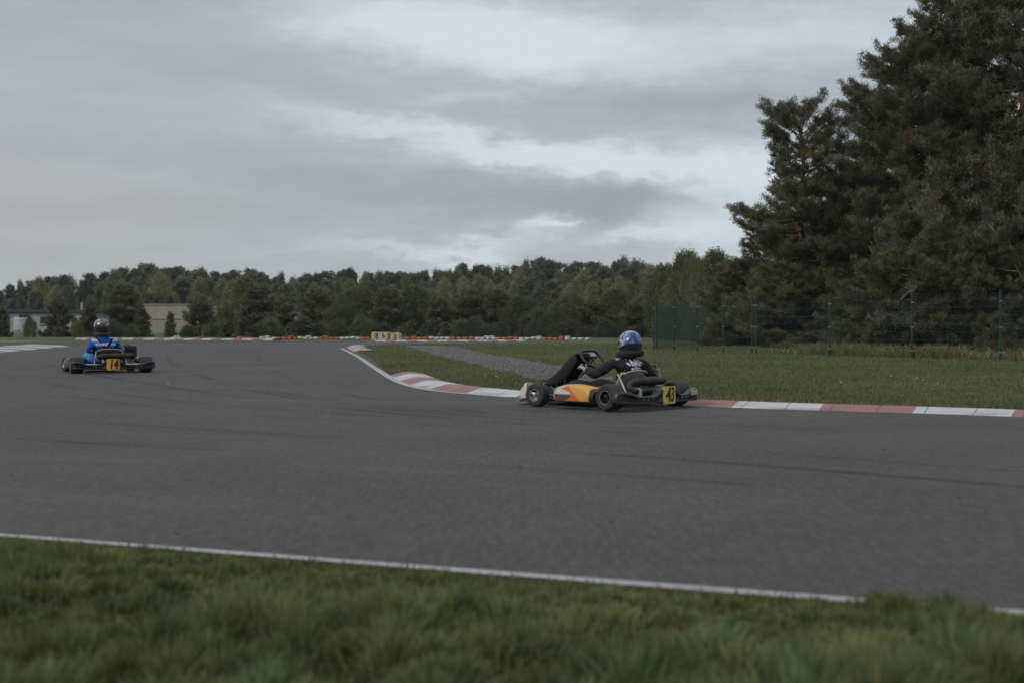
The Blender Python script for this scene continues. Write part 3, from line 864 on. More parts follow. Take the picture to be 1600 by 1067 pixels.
HH = {'y1': (YP1, 3.0, 1.25), 'y2': (YP2, 3.0, 1.05), 'bu': (BU, 2.0, 1.2), 'br': (BR, 4.0, 1.0), 'sp': (SP, 2.0, .62), 'ok': (OK_, 5.0, 1.9), 'au': (AU, 4.5, 1.4)}
NAMES = {'y1': ('pine_tree', 'pine tree'), 'y2': ('pine_tree', 'pine tree'), 'bu': ('bush', 'bush'), 'br': ('birch_tree', 'birch tree'), 'sp': ('spruce_tree', 'spruce tree'), 'ok': ('broadleaf_tree', 'tree'), 'au': ('birch_tree', 'birch tree')}
MIDS = [
    (-22, 478, 30, 96, 'y1', 'dark young pine outside the left edge by the grey building'),
    (4, 486, 17, 95, 'y1', 'dark young pine at the left edge in front of the grey building'),
    (46, 498, 14, 94, 'bu', 'low brownish bush before the grey building wall'),
    (90, 472, 30, 97, 'y1', 'dense dark pine hiding the middle of the grey building'),
    (121, 503, 13, 94, 'bu', 'small tan bush just left of the driver in blue'),
    (140, 478, 22, 100, 'y2', 'dark pine right behind the head of the driver in blue'),
    (190, 452, 50, 102, 'y1', 'largest dark pine between the grey building and the pink wall'),
    (222, 485, 22, 97, 'y2', 'small pine at the left end of the pink wall'),
    (266, 491, 14, 95, 'sp', 'small pointed spruce standing alone before the pink wall'),
    (312, 467, 35, 99, 'y1', 'spreading dark pine at the right end of the pink wall'),
    (352, 478, 20, 102, 'bu', 'grey green bush between the pink wall pine and the yellowish birch'),
    (378, 434, 30, 118, 'br', 'yellowish birch tallest above the young pines right of the pink wall'),
    (405, 452, 40, 104, 'y2', 'broad dark pine below the yellowish birch'),
    (440, 470, 26, 100, 'y1', 'dark pine over the left end of the orange tyres'),
    (494, 458, 38, 103, 'y1', 'bushy dark pine over the long white tyre run'),
    (524, 480, 20, 98, 'bu', 'pale grey bush among the pines left of the number six stack'),
    (560, 452, 38, 106, 'ok', 'olive broadleaf tree left of the number six stack'),
    (604, 458, 36, 104, 'y1', 'dark pine standing right behind the number six stack'),
    (648, 450, 36, 107, 'ok', 'olive broadleaf tree just right of the number six stack'),
    (690, 470, 30, 101, 'y2', 'pointed dark pine over the first white tyres right of the stack'),
    (730, 458, 36, 104, 'y1', 'dark rounded pine over the second orange run right of the stack'),
    (775, 460, 38, 103, 'y1', 'dark rounded pine over the raised white tyres'),
    (815, 466, 34, 101, 'ok', 'brownish green tree over the third orange run'),
    (852, 478, 30, 98, 'bu', 'low rounded bush over the nearest orange tyres'),
    (892, 464, 40, 96, 'ok', 'rust tinged broadleaf tree over the last white tyres'),
    (925, 474, 32, 94, 'y1', 'dark pine just left of the black suited driver helmet'),
    (962, 455, 36, 95, 'ok', 'bushy olive tree directly behind the blue helmet'),
    (1002, 468, 32, 92, 'y1', 'dark tree left of the first fence post'),
    (1038, 420, 36, 86, 'ok', 'tall broadleaf tree rising above the first fence post'),
    (1074, 400, 40, 82, 'ok', 'tallest broadleaf tree left of the big pines'),
    (1082, 402, 34, 74, 'au', 'thin half bare brown birch before the broadleaf trees'),
    (1116, 398, 36, 80, 'ok', 'broadleaf tree meeting the flank of the big pines'),
    (1050, 478, 34, 78, 'bu', 'low green bush behind the receding fence panels'),
    (1105, 470, 36, 72, 'bu', 'low olive bush behind the fence corner'),
    (1150, 460, 40, 66, 'bu', 'dark bush between the thin birch and the pines'),
]
for i, (u, v, hw, y, kd, lab) in enumerate(MIDS):
    pr, h0, r0 = HH[kd]; p = at(u, 507, y); h = height_at(v, y) / h0
    wsc = (hw / FPX * y) / r0 * (.72 if u < 340 else .9)
    wsc = max(wsc, h * (.42 if u < 340 else .55))
    plant_tree(NAMES[kd][0], pr, (p.x, y, hgt(y) - .02), i * 1.7, (wsc, wsc, h), lab, NAMES[kd][1], 'young trees behind the tyre row')

g_ = np.random.default_rng(19)
for u in np.arange(352, 1012, 26):
    y = 91.5 + g_.normal() * .8; p = at(u + g_.normal() * 5, 507, y); v = 505 + g_.normal() * 5; h = height_at(v, y) / 2.0
    r_ = g_.random(); pr_ = YP1 if r_ < .55 else (BU if r_ < .75 else YB_); h = h if r_ >= .55 else h * .75
    plant_tree('bush', pr_, (p.x, y, hgt(y) - .02), g_.random() * 6, (h * 1.2, h * 1.15, h), 'low dark bush at the foot of the trees right behind the tyre row', 'bush', 'low bushes behind the tyre row')
for u in (160, 178, 205, 292, 330):
    y = 93 + g_.normal() * .8; p = at(u, 507, y); v = 508 + g_.normal() * 4; h = height_at(v, y) / 2.0
    plant_tree('bush', YB_, (p.x, y, hgt(y) - .02), g_.random() * 6, (h * 1.1, h * 1.0, h), 'low dark bush under the pines on the left before the far buildings', 'bush', 'low bushes before the far buildings')

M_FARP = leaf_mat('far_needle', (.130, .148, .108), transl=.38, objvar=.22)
# ---- the wood beyond: every tree an object
F1 = [tree_single(pine_meshes(50 + q, 10, .22, 2.1, 54, roundp, needles=12, L=.42, W=.13, size=.62, brown=.04, spread=.9, clump=.14), 'far_pine', [M_FARP, M_BARKG]) for q in range(4)]
F2 = [tree_single(leafy_meshes(60 + q, 10, 1.9, .05, 420, 20, .32, .12, 'birch', (1.06, 1.06, .84), alt=(1.35, 1.2, .72), altp=.18, cl=.33, fall=.25), 'far_birch', [M_FAR, M_BARKG]) for q in range(3)]
F3 = [tree_single(leafy_meshes(70 + q, 10, 1.8, .03, 420, 20, .32, .10, 'spruce', (.66, .76, .68), cl=.25), 'far_spruce', [M_FAR, M_BARK]) for q in range(2)]
SKY = np.array([(-200, 462), (-60, 456), (0, 452), (30, 446), (60, 438), (110, 431), (150, 430), (200, 423), (250, 415), (290, 424), (330, 425), (380, 428), (430, 432), (480, 431), (540, 425), (600, 429), (650, 429), (700, 425), (745, 418), (790, 421), (830, 406), (850, 410), (880, 415), (910, 412), (940, 415), (990, 405), (1010, 416), (1040, 420), (1200, 425), (1400, 430)], float)
g_ = np.random.default_rng(77)
for row, (y0, sp_, drop, pk) in enumerate(((215, 12.5, 0, (.70, .20)), (185, 14, 13, (.45, .45)), (158, 16, 26, (.35, .52)))):
    for u in np.arange(-170, 1260, sp_):
        uu = u + g_.normal() * 4; y = y0 + g_.normal() * 7
        v = np.interp(uu, SKY[:, 0], SKY[:, 1]) + drop + abs(g_.normal()) * (6 if row else 3.5) - (3 if g_.random() < .15 else 0)
        if row == 2 and (20 < uu < 145 or 225 < uu < 360): v += 22 if uu < 145 else 14
        r_ = g_.random()
        kd = F1 if r_ < pk[0] else (F2 if r_ < pk[0] + pk[1] else F3)
        me = kd[int(g_.integers(len(kd)))]; p = at(uu, 507, y); h = height_at(v, y) / 10
        ws = h * (.85 + .35 * g_.random()) * (1.0 if kd is not F3 else .85)
        kind_ = 'dark pine' if kd is F1 else ('yellow green birch' if kd is F2 else 'pointed spruce')
        nm = 'pine_tree' if kd is F1 else ('birch_tree' if kd is F2 else 'spruce_tree')
        rown = ('in the farthest row of the distant wood against the sky', 'in the middle depth of the distant wood', 'along the near edge of the distant wood')[row]
        o = link(nm, me, None, (p.x, y, hgt(y) - .05), g_.random() * 6.28, (ws, ws, h))
        tag(o, f'{kind_} {rown}', nm.replace('_', ' '), f'{kind_}s {rown}')

# ================================================================== BUILDINGS
M_GREYW = mat('weathered_plaster', (.30, .31, .32), .9, var=.28, scale=.9)
M_PINKW = mat('beige_blockwork', (.30, .265, .245), .9, var=.16, scale=.8, bump=.3, bscale=6)
M_ROOFD = mat('dark_roofing', (.05, .05, .05), .9)
M_OPEN = mat('dark_opening', (.02, .022, .025), .5)
M_TANK = mat('pale_tank', (.36, .37, .38), .7, var=.12, scale=2)
M_PIPE = mat('pale_pipe', (.33, .32, .31), .7)
YB = 138.0
def bx_at(u0, u1, v0, v1, y): return at(u0, 507, y).x, at(u1, 507, y).x, at(800, v1, y).z, at(800, v0, y).z
x0, x1, zb, zt = bx_at(-60, 146, 489, 525, YB); gz = hgt(YB)
gb = empty('grey_building', ((x0 + x1) / 2, YB, gz)); tag(gb, 'long low grey weathered building with a flat dark roof at the left edge', 'building')
cxb = (x0 + x1) / 2
b = MB(); b.rbox((0, 3, (zt - gz) / 2), (x1 - x0, 6, zt - gz), .03); b.build('wall', M_GREYW, gb)
b = MB(); b.rbox((0, 3, zt - gz + .14), (x1 - x0 + .5, 6.6, .24), .03); rf = b.build('roof', M_ROOFD, gb)
for u, v0, v1 in ((102, 474, 487), (128, 472, 489)):
    p = at(u, 507, YB + 2); b = MB(); zz = at(800, v0, YB).z - gz
    b.tube([(p.x - cxb, 2, zt - gz + .27), (p.x - cxb, 2, zz), (p.x - cxb, 2, zz + .02)], [.11, .11, .15], 10); b.build('chimney', M_PIPE, rf)
for k_, (u0, u1, v0, v1) in enumerate(((-30, -8, 496, 512), (3, 15, 495, 524), (30, 46, 492, 497), (112, 120, 497, 508), (124, 132, 496, 508), (63, 74, 495, 506))):
    a0, a1, c0, c1 = bx_at(u0, u1, v0, v1, YB)
    b = MB(); b.rbox(((a0 + a1) / 2 - cxb, -.0, (c0 + c1) / 2 - gz), (a1 - a0, .12, c1 - c0), .01); w_ = b.build('door' if k_ == 1 else 'window', M_OPEN, gb)
    b = MB(); zz = c0 - gz - .05
    b.rbox(((a0 + a1) / 2 - cxb, -.06, zz if k_ != 1 else c1 - gz + .06), (a1 - a0 + .2, .2, .09), .01); b.build('sill' if k_ != 1 else 'lintel', M_PIPE, w_)
a0, a1, c0, c1 = bx_at(22, 46, 497, 522, 128)
tk = empty('storage_tank', ((a0 + a1) / 2, 128, gz)); tag(tk, 'pale storage tank on legs standing before the grey building', 'tank')
b = MB(); rr_ = (a1 - a0) / 2; hh = c1 - gz
b.tube([(0, 0, .35), (0, 0, .36), (0, 0, hh - .1), (0, 0, hh)], [rr_ * .9, rr_, rr_, rr_ * .85], 20); b.build('tank_body', M_TANK, tk)
for sx in (-1, 1):
    for sy in (-1, 1):
        b = MB(); b.cyl((sx * rr_ * .6, sy * rr_ * .6, 0), (sx * rr_ * .6, sy * rr_ * .6, .40), .06); b.build('leg', M_PIPE, tk)
x0, x1, zb, zt = bx_at(226, 310, 477, 525, YB); cxb = (x0 + x1) / 2
pb = empty('block_building', (cxb, YB, gz)); tag(pb, 'windowless pinkish beige block building behind the young pines', 'building')
b = MB(); b.rbox((0, 2.5, (zt - gz) / 2), (x1 - x0, 5, zt - gz), .02); b.build('wall', M_PINKW, pb)
b = MB(); b.rbox((0, 2.5, zt - gz + .05), (x1 - x0 + .2, 5.2, .09), .02); b.build('coping', mat('coping_stone', (.30, .28, .27), .9), pb)
b = MB(); b.rbox((0, -.05, (zt - gz) * .52), (x1 - x0, .10, .06), .01); b.build('ledge', M_PIPE, pb)
x0, x1, zb, zt = bx_at(330, 364, 484, 525, YB); cxb = (x0 + x1) / 2
pb = empty('grey_shed', (cxb, YB + 1, gz)); tag(pb, 'small grey shed with a sloping pale roof right of the beige block building', 'building')
b = MB(); b.rbox((0, 2, (zt - gz) / 2), (x1 - x0, 4, zt - gz), .02); b.build('wall', M_GREYW, pb)
b = MB(); h_ = zt - gz; hw = (x1 - x0) / 2 + .15
b.loft([[(-hw, -.2, h_ + .25), (hw, -.2, h_ + .02), (hw, -.2, h_ + .10), (-hw, -.2, h_ + .33)], [(-hw, 4.2, h_ + .25), (hw, 4.2, h_ + .02), (hw, 4.2, h_ + .10), (-hw, 4.2, h_ + .33)]]); b.build('roof', M_TANK, pb)
x0, x1, zb, zt = bx_at(441, 472, 494, 525, 116); cxb = (x0 + x1) / 2; gz2 = hgt(116)
pb = empty('white_hut', (cxb, 116, gz2)); tag(pb, 'white hut with a dull red roof glimpsed between the pines over the orange tyres', 'building')
b = MB(); b.rbox((0, 1.5, (zt - gz2) / 2), (x1 - x0, 3, zt - gz2), .02); b.build('wall', mat('white_plaster', (.5, .52, .54), .85), pb)
b = MB(); h_ = zt - gz2; hw = (x1 - x0) / 2 + .15
b.loft([[(-hw, -.2, h_), (0, -.2, h_ + .35), (hw, -.2, h_)], [(-hw, 3.2, h_), (0, 3.2, h_ + .35), (hw, 3.2, h_)]]); b.build('roof', mat('red_roofing', (.22, .05, .045), .8), pb)
b = MB(); b.rbox((0, 0, h_ * .6), (.4, .1, .45), .01); b.build('window', M_OPEN, pb)
b = MB(); b.rbox((hw - .5, 0, h_ * .38), (.3, .1, h_ * .7), .01); b.build('door', M_OPEN, pb)

# ================================================================== FENCE
M_FPOST = mat('green_post_paint', (.010, .038, .034), .5, var=.15)
M_WIRE = mat('green_wire', (.020, .042, .038), .55)
M_CLIP = mat('steel_clip', (.26, .27, .27), .5, .6)
M_CAP = mat('black_cap', (.02, .02, .02), .5)


def fence(name, pts, h, label, wire=.0019, vstep=.05, hstep=.2, post=.032, group=None, clips=True):
    o = Vector((pts[0][0], pts[0][1], hgt(pts[0][1])))
    e = empty(name, o); tag(e, label, 'fence', group)
    for i, (x, y) in enumerate(pts):
        b = MB(); z0 = hgt(y) - o.z
        b.rbox((x - o.x, y - o.y, z0 + h / 2), (post * 1.5, post * 1.5, h + .06), .006)
        pobj = b.build('post', M_FPOST, e)
        b = MB(); b.rbox((x - o.x, y - o.y, z0 + h + .035), (post * 1.7, post * 1.7, .03), .006); b.build('cap', M_CAP, pobj)
        if clips:
            b = MB()
            for q in (.12, .48, .86): b.rbox((x - o.x, y - o.y - post * .9, z0 + h * q), (post * 2.6, .02, .028), .004)
            b.build('clip', M_CLIP, pobj)
    for (xa, ya), (xb, yb) in zip(pts[:-1], pts[1:]):
        A = np.array((xa, ya, hgt(ya))) - np.array(o); B = np.array((xb, yb, hgt(yb))) - np.array(o)
        ln = np.linalg.norm(B - A); d = (B - A) / ln; pths = []
        n = int(ln / vstep)
        for s in np.linspace(.03, ln - .03, n):
            p = A + d * s; pths.append((np.array([p + (0, 0, .04), p + (0, 0, h)]), np.array([wire, wire])))
        off = np.cross(d, (0, 0, 1)) * wire * 2.1
        for z in np.arange(.06, h, hstep):
            for sg in (-1, 1):
                pths.append((np.array([A + d * .02 + off * sg + (0, 0, z), B - d * .02 + off * sg + (0, 0, z)]), np.array([wire * 1.9, wire * 1.9])))
        V, F = wood_np(pths, 4)
        link('mesh_panel', np_mesh('mesh_panel', V, F, M_WIRE), e)


FP = [G(*p) for p in ((1021.5, 546.3), (1053.5, 548), (1089.5, 549.8), (1130, 551.4), (1175, 553))]
fence('wire_fence', FP, 1.62, 'green wire mesh fence run receding left from the corner beside the blue helmet', wire=.0015)
c0 = np.array(FP[-1]); fr = [tuple(c0)] + [G(*p) for p in ((1296, 556.3), (1425, 560), (1563, 563.6))]
v_ = np.array(fr[-1]) - np.array(fr[-2]); fr += [tuple(np.array(fr[-1]) + v_), tuple(np.array(fr[-1]) + 2 * v_)]
fr[0] = tuple(c0 + np.array((.10, -.05)))
fence('wire_fence', fr, 1.62, 'green wire mesh fence run with wide panels in front of the big pines')
f0 = np.array(FP[0]); bk = [tuple(f0 + np.array((.10, .15))), (7.7, 59.5), (8.9, 61.5), (10.1, 63.5), (11.4, 65.5)]
fence('wire_fence', bk, 1.55, 'dark green wire fence run at the back of the enclosure seen through the front panels', clips=False)
far = [(x, 88.5) for x in np.arange(-5.6, 9.6, 1.36)]
fence('wire_fence', far, .72, 'low dark green wire fence along the trees behind the tyre row', wire=.004, vstep=.12, hstep=.18, post=.03, clips=False)

# dry grass at the foot of the fence
N = 9000
q = rng.random((N, 2)); xa = 7.2 + q[:, 0] * 9.0; yf = np.interp(xa, [p[0] for p in [FP[-2]] + fr], [p[1] for p in [FP[-2]] + fr]) + .15 + q[:, 1] ** 1.5 * 1.9
dn = vnoise(xa, yf, 1.1, 30) * .7 + .3 * vnoise(xa, yf, .35, 31) + np.where((xa > 8) & (xa < 11.0), .18, -.26); kq = rng.random(N) < np.clip(dn * 1.6 - .48, 0, 1)
xa, yf = xa[kq], yf[kq]
tn = np.array((2.0, 1.45, 1.45)) * (.5 + .6 * rng.random((len(xa), 1))); gm = rng.random(len(xa)) < .35; tn[gm] = (1.0, 1.15, .9)
blades('dry_grass', np.c_[xa, yf, hgt_np(yf)], .16 + .30 * rng.random(len(xa)), .022, .3 + .7 * rng.random(len(xa)), tn, M_BLADE)

# ================================================================== TYRE ROW
M_TO = mat('orange_tyre_paint', (.36, .105, .045), .6, var=.22, scale=7); M_TW = mat('white_tyre_paint', (.46, .48, .48), .6, var=.18, scale=7); M_TY = mat('yellow_tyre_paint', (.44, .39, .20), .6, var=.2, scale=5)


def tyre_mesh(name, m, r=.155, h=.125):
    b = MB(); Mx = Matrix.Rotation(R(-90), 4, 'Y')
    k_ = h / 2
    prof = [(r * .52, -k_ * .7), (r * .60, -k_), (r * .86, -k_), (r * .97, -k_ * .72), (r, -k_ * .3), (r, k_ * .3), (r * .97, k_ * .72), (r * .86, k_), (r * .60, k_), (r * .52, k_ * .7)]
    b.lathe(prof, 18, Mx, closed=True); return b.mesh(name, m)


TO, TW, TY = (tyre_mesh('tyre_' + n, m) for n, m in (('orange', M_TO), ('white', M_TW), ('yellow', M_TY)))
PATH = [(262, 530.6), (380, 530.6), (432, 530.4), (500, 530.2), (580, 530.2), (633, 530.2), (700, 530.3), (776, 530.6), (847, 531.0), (923, 531.6)]
pu = np.array([p[0] for p in PATH]); pv = np.array([p[1] for p in PATH])
RUNS = [(266, 284, 2, 'w', 'white tyre of the pair seen over the far striped kerb right of the pink wall'), (370, 395, 3, 'o', 'orange tyre of the first short run left of the white tyres'), (405, 432, 3, 'w', 'white tyre of the short run farthest left before the orange ones'),
        (432, 465, 4, 'o', 'orange tyre of the run under the hidden white hut'), (465, 498, 4, 'w', 'white tyre of the run between the two left orange runs'), (498, 531, 4, 'o', 'orange tyre of the run under the pale grey bush'),
        (531, 564, 4, 'w', 'white tyre of the run closest to the left side of the yellow stack'), (564, 579, 2, 'o', 'orange tyre of the pair touching the left side of the yellow stack'), (633, 670, 4, 'o', 'orange tyre of the run touching the right side of the yellow stack'),
        (670, 704, 4, 'w', 'white tyre of the first white run right of the yellow stack'), (704, 742, 4, 'o', 'orange tyre of the second orange run right of the yellow stack'), (742, 776, 4, 'w', 'white tyre of the second white run right of the yellow stack'),
        (776, 811, 4, 'o', 'orange tyre of the third orange run right of the yellow stack'), (811, 847, 4, 'w', 'white tyre of the third white run right of the yellow stack'), (847, 882, 4, 'o', 'orange tyre of the orange run nearest to the blue helmet'), (882, 923, 4, 'w', 'white tyre of the last white run at the right end of the row')]
for u0, u1, n, c, lab in RUNS:
    for q in range(n):
        u = u0 + (u1 - u0) * (q + .5) / n; x, y = G(u, np.interp(u, pu, pv))
        o = link('painted_tyre', TO if c == 'o' else TW, None, (x, y, hgt(y) + .062 + (.0 if (q * 7 + int(u0)) % 5 else .035)), u, (1.0 if u1 - u0 > 20 else .9))
        o.rotation_euler[0] = float(g_.normal() * .04); tag(o, lab, 'tyre', lab + 's' if False else 'row of painted tyres: ' + lab)
for u, c, lab in ((276, 'w', 'white tyre lying on top of the pair right of the pink wall'), (418, 'w', 'white tyre lying on top of the farthest left white run'), (455, 'o', 'orange tyre lying on top of the run under the white hut'), (482, 'w', 'white tyre lying on top of the run between the left orange runs'), (508, 'o', 'orange tyre lying on top of the run under the grey bush'),
                  (760, 'w', 'white tyre lying on top of the second white run'), (769, 'w', 'white tyre on top at the right end of the second white run'), (842, 'w', 'white tyre on top at the right end of the third white run'), (878, 'o', 'orange tyre on top at the right end of the nearest orange run'), (887, 'w', 'white tyre on top at the left end of the last white run')):
    x, y = G(u, np.interp(u, pu, pv)); tag(link('painted_tyre', TO if c == 'o' else TW, None, (x, y, hgt(y) + .165), u, (.97, .97, .55)), lab, 'tyre')
ORD = ('leftmost', 'second', 'third', 'fourth', 'rightmost'); LAY = ('bottom', 'second lowest', 'third lowest', 'topmost')
for cidx in range(5):
    u = 585 + cidx * 9.7
    for l_ in range(4):
        x, y = G(u, 531.6); o = link('painted_tyre', TY, None, (x + float(g_.normal()) * .012, y, hgt(y) + .052 + l_ * .108 - (.0 if cidx < 3 else l_ * .012)), u + l_, (1.05, 1.05, .85))
        tag(o, f'{LAY[l_]} pale yellow tyre in the {ORD[cidx]} column of the number six stack', 'tyre', 'yellow tyre stack with the number six')


def text_mesh(name, body, size, m, sx=1.0, shear=0.0, extr=.001, bold=0.0, spacing=1.0):
    cu = bpy.data.curves.new(name, 'FONT'); cu.body = body; cu.size = size; cu.align_x = 'CENTER'; cu.align_y = 'CENTER'
    cu.extrude = extr; cu.shear = shear; cu.offset = bold; cu.space_character = spacing
    o = bpy.data.objects.new(name, cu); COL.objects.link(o)
    dg = bpy.context.evaluated_depsgraph_get(); dg.update()
    me = bpy.data.meshes.new_from_object(o.evaluated_get(dg)); bpy.data.objects.remove(o); bpy.data.curves.remove(cu)
    me.materials.clear(); me.materials.append(m)
    for v in me.vertices: v.co.x *= sx
    return me


M_NAVY = mat('navy_print', (.02, .03, .07), .5)
x, y = G(599.5, 531.8)
sg = empty('number_board', (x, y - .20, hgt(y))); tag(sg, 'round white board with a dark blue 6 on the yellow tyre stack', 'sign')
b = MB(); b.tube([(0, .012, .235), (0, -.012, .235)], .21, 28); b.build('board', M_TW, sg)
o = link('number', text_mesh('number', '6', .42, M_NAVY, sx=.85, bold=.008), sg, (0, -.0145, .235)); o.rotation_euler = (R(90), 0, 0)

# ================================================================== AIR
hz = MB(); hz.rbox((0, 120, 14.0), (760, 330, 31.0), .5)
hm_, t, b_ = new_mat('haze_air'); t.n.remove(b_)
pv_ = t.node('ShaderNodeVolumePrincipled', {'Density': .00020, 'Color': (.86, .90, .95, 1), 'Anisotropy': .2})
t.l.new(pv_.outputs[0], hm_.node_tree.nodes['Material Output'].inputs['Volume'])
tag(hz.build('haze', hm_), kind='stuff')

# ================================================================== KARTS
M_RUB = mat('tyre_rubber', (.028, .027, .026), .75, var=.3, scale=14, bump=.25, bscale=70)
M_RIMS = mat('silver_rim', (.42, .42, .42), .35, .8, var=.2)
M_RIMB = mat('black_rim', (.02, .02, .02), .4, .3)
M_RIMG = mat('gold_rim', (.52, .47, .33), .4, .5, var=.2)
M_STEEL = mat('steel', (.40, .41, .42), .35, .8, var=.2)
M_CHAS = mat('dark_chassis', (.05, .05, .052), .45, .5)
M_PLAS = mat('black_plastic', (.015, .016, .018), .36, var=.25, spec=.4)
M_PLASG = mat('scuffed_plastic', (.034, .034, .036), .5, var=.4, scale=12)
M_SEAT = mat('fibreglass_seat', (.235, .215, .155), .38, var=.3, scale=7, spec=.5)
M_SEATD = mat('dark_seat', (.06, .05, .04), .4, var=.3)
M_RIML = mat('seat_edge', (.42, .40, .34), .5)
M_WHITEP = mat('white_bodywork', (.44, .42, .38), .45, var=.2, scale=9)
M_ALU = mat('cast_aluminium', (.26, .26, .26), .5, .7, var=.3)
M_ENG = mat('black_engine', (.022, .022, .024), .5, .2)
M_EXH = mat('sooty_exhaust', (.040, .037, .036), .5, .5, var=.4)
M_YEL = mat('yellow_plate', (.58, .50, .11), .5, var=.12)
M_ORY = mat('amber_plate', (.60, .33, .05), .5, var=.12)
M_BLK = mat('black_print', (.012, .012, .012), .5)
M_BEIGE = mat('beige_sticker', (.38, .34, .22), .5, var=.35, scale=40)
M_SCREEN = mat('grey_display', (.22, .26, .30), .2, spec=.6)
M_TANKP = mat('milky_tank', (.42, .42, .38), .4)
M_BLUEP = mat('blue_cloth_strip', (.02, .10, .38), .6)


def pod_graphics(name, cols):
    """side pod sticker: white nose, orange sweep, yellow tail, grey oval (printed pattern)"""
    m, t, b = new_mat(name)
    x, y, z = t.sep(t.obj())
    e = t.m('ADD', y, t.m('MULTIPLY', t.m('SUBTRACT', z, .15), -1.1))         # slanted coordinate along the pod
    c = t.mix(t.m('GREATER_THAN', e, -.115), cols[2], cols[1])                # tail / sweep
    c = t.mix(t.m('GREATER_THAN', t.m('ADD', y, t.m('MULTIPLY', t.m('SUBTRACT', z, .15), 1.6)), .180), c, cols[0])
    ex = t.m('DIVIDE', t.m('SUBTRACT', y, .085), .140); ez = t.m('DIVIDE', t.m('SUBTRACT', z, .150), .058)
    q = t.m('ADD', t.m('MULTIPLY', ex, ex), t.m('MULTIPLY', ez, ez))
    c = t.mix(t.m('LESS_THAN', q, 1.0), c, t.mix(t.m('GREATER_THAN', z, .158), cols[3], cols[4]))
    low = t.m('LESS_THAN', t.m('ADD', z, t.m('MULTIPLY', y, -.06)), .082)
    c = t.mix(t.m('MULTIPLY', low, t.m('GREATER_THAN', y, .02)), c, cols[3])
    rear = t.m('LESS_THAN', y, -.300); c = t.mix(rear, c, (.02, .02, .02))
    c = t.mix(t.m('LESS_THAN', z, .088), c, (.03, .026, .024))
    n = t.noise(t.obj(), 16, 6, .7)
    c = t.mix(t.m('MULTIPLY', t.smooth(n, .5, .75), .35), c, (.10, .085, .07))
    t.put(b.inputs['Base Color'], c); b.inputs['Roughness'].default_value = .38
    return m


M_POD43 = pod_graphics('pod_print', ((.42, .40, .38), (.55, .12, .022), (.57, .295, .052), (.060, .056, .055), (.50, .48, .46)))
M_POD14 = pod_graphics('dark_pod_print', ((.03, .03, .03), (.03, .03, .035), (.02, .02, .02), (.05, .05, .05), (.1, .1, .1)))


def fairing_graphics():
    m, t, b = new_mat('fairing_print')
    x, y, z = t.sep(t.obj())
    f = t.m('GREATER_THAN', t.m('SUBTRACT', t.m('ADD', y, t.m('MULTIPLY', z, 1.22)), 1.150), 0.0)
    band = t.mix(t.smooth(z, .40, .52), (.40, .38, .36), (.50, .13, .04))
    c = t.mix(t.m('MULTIPLY', f, t.m('GREATER_THAN', z, .34)), (.009, .009, .010), band)
    t.put(b.inputs['Base Color'], c); b.inputs['Roughness'].default_value = .55; b.inputs['Specular IOR Level'].default_value = .2
    return m


M_FAIR = fairing_graphics()


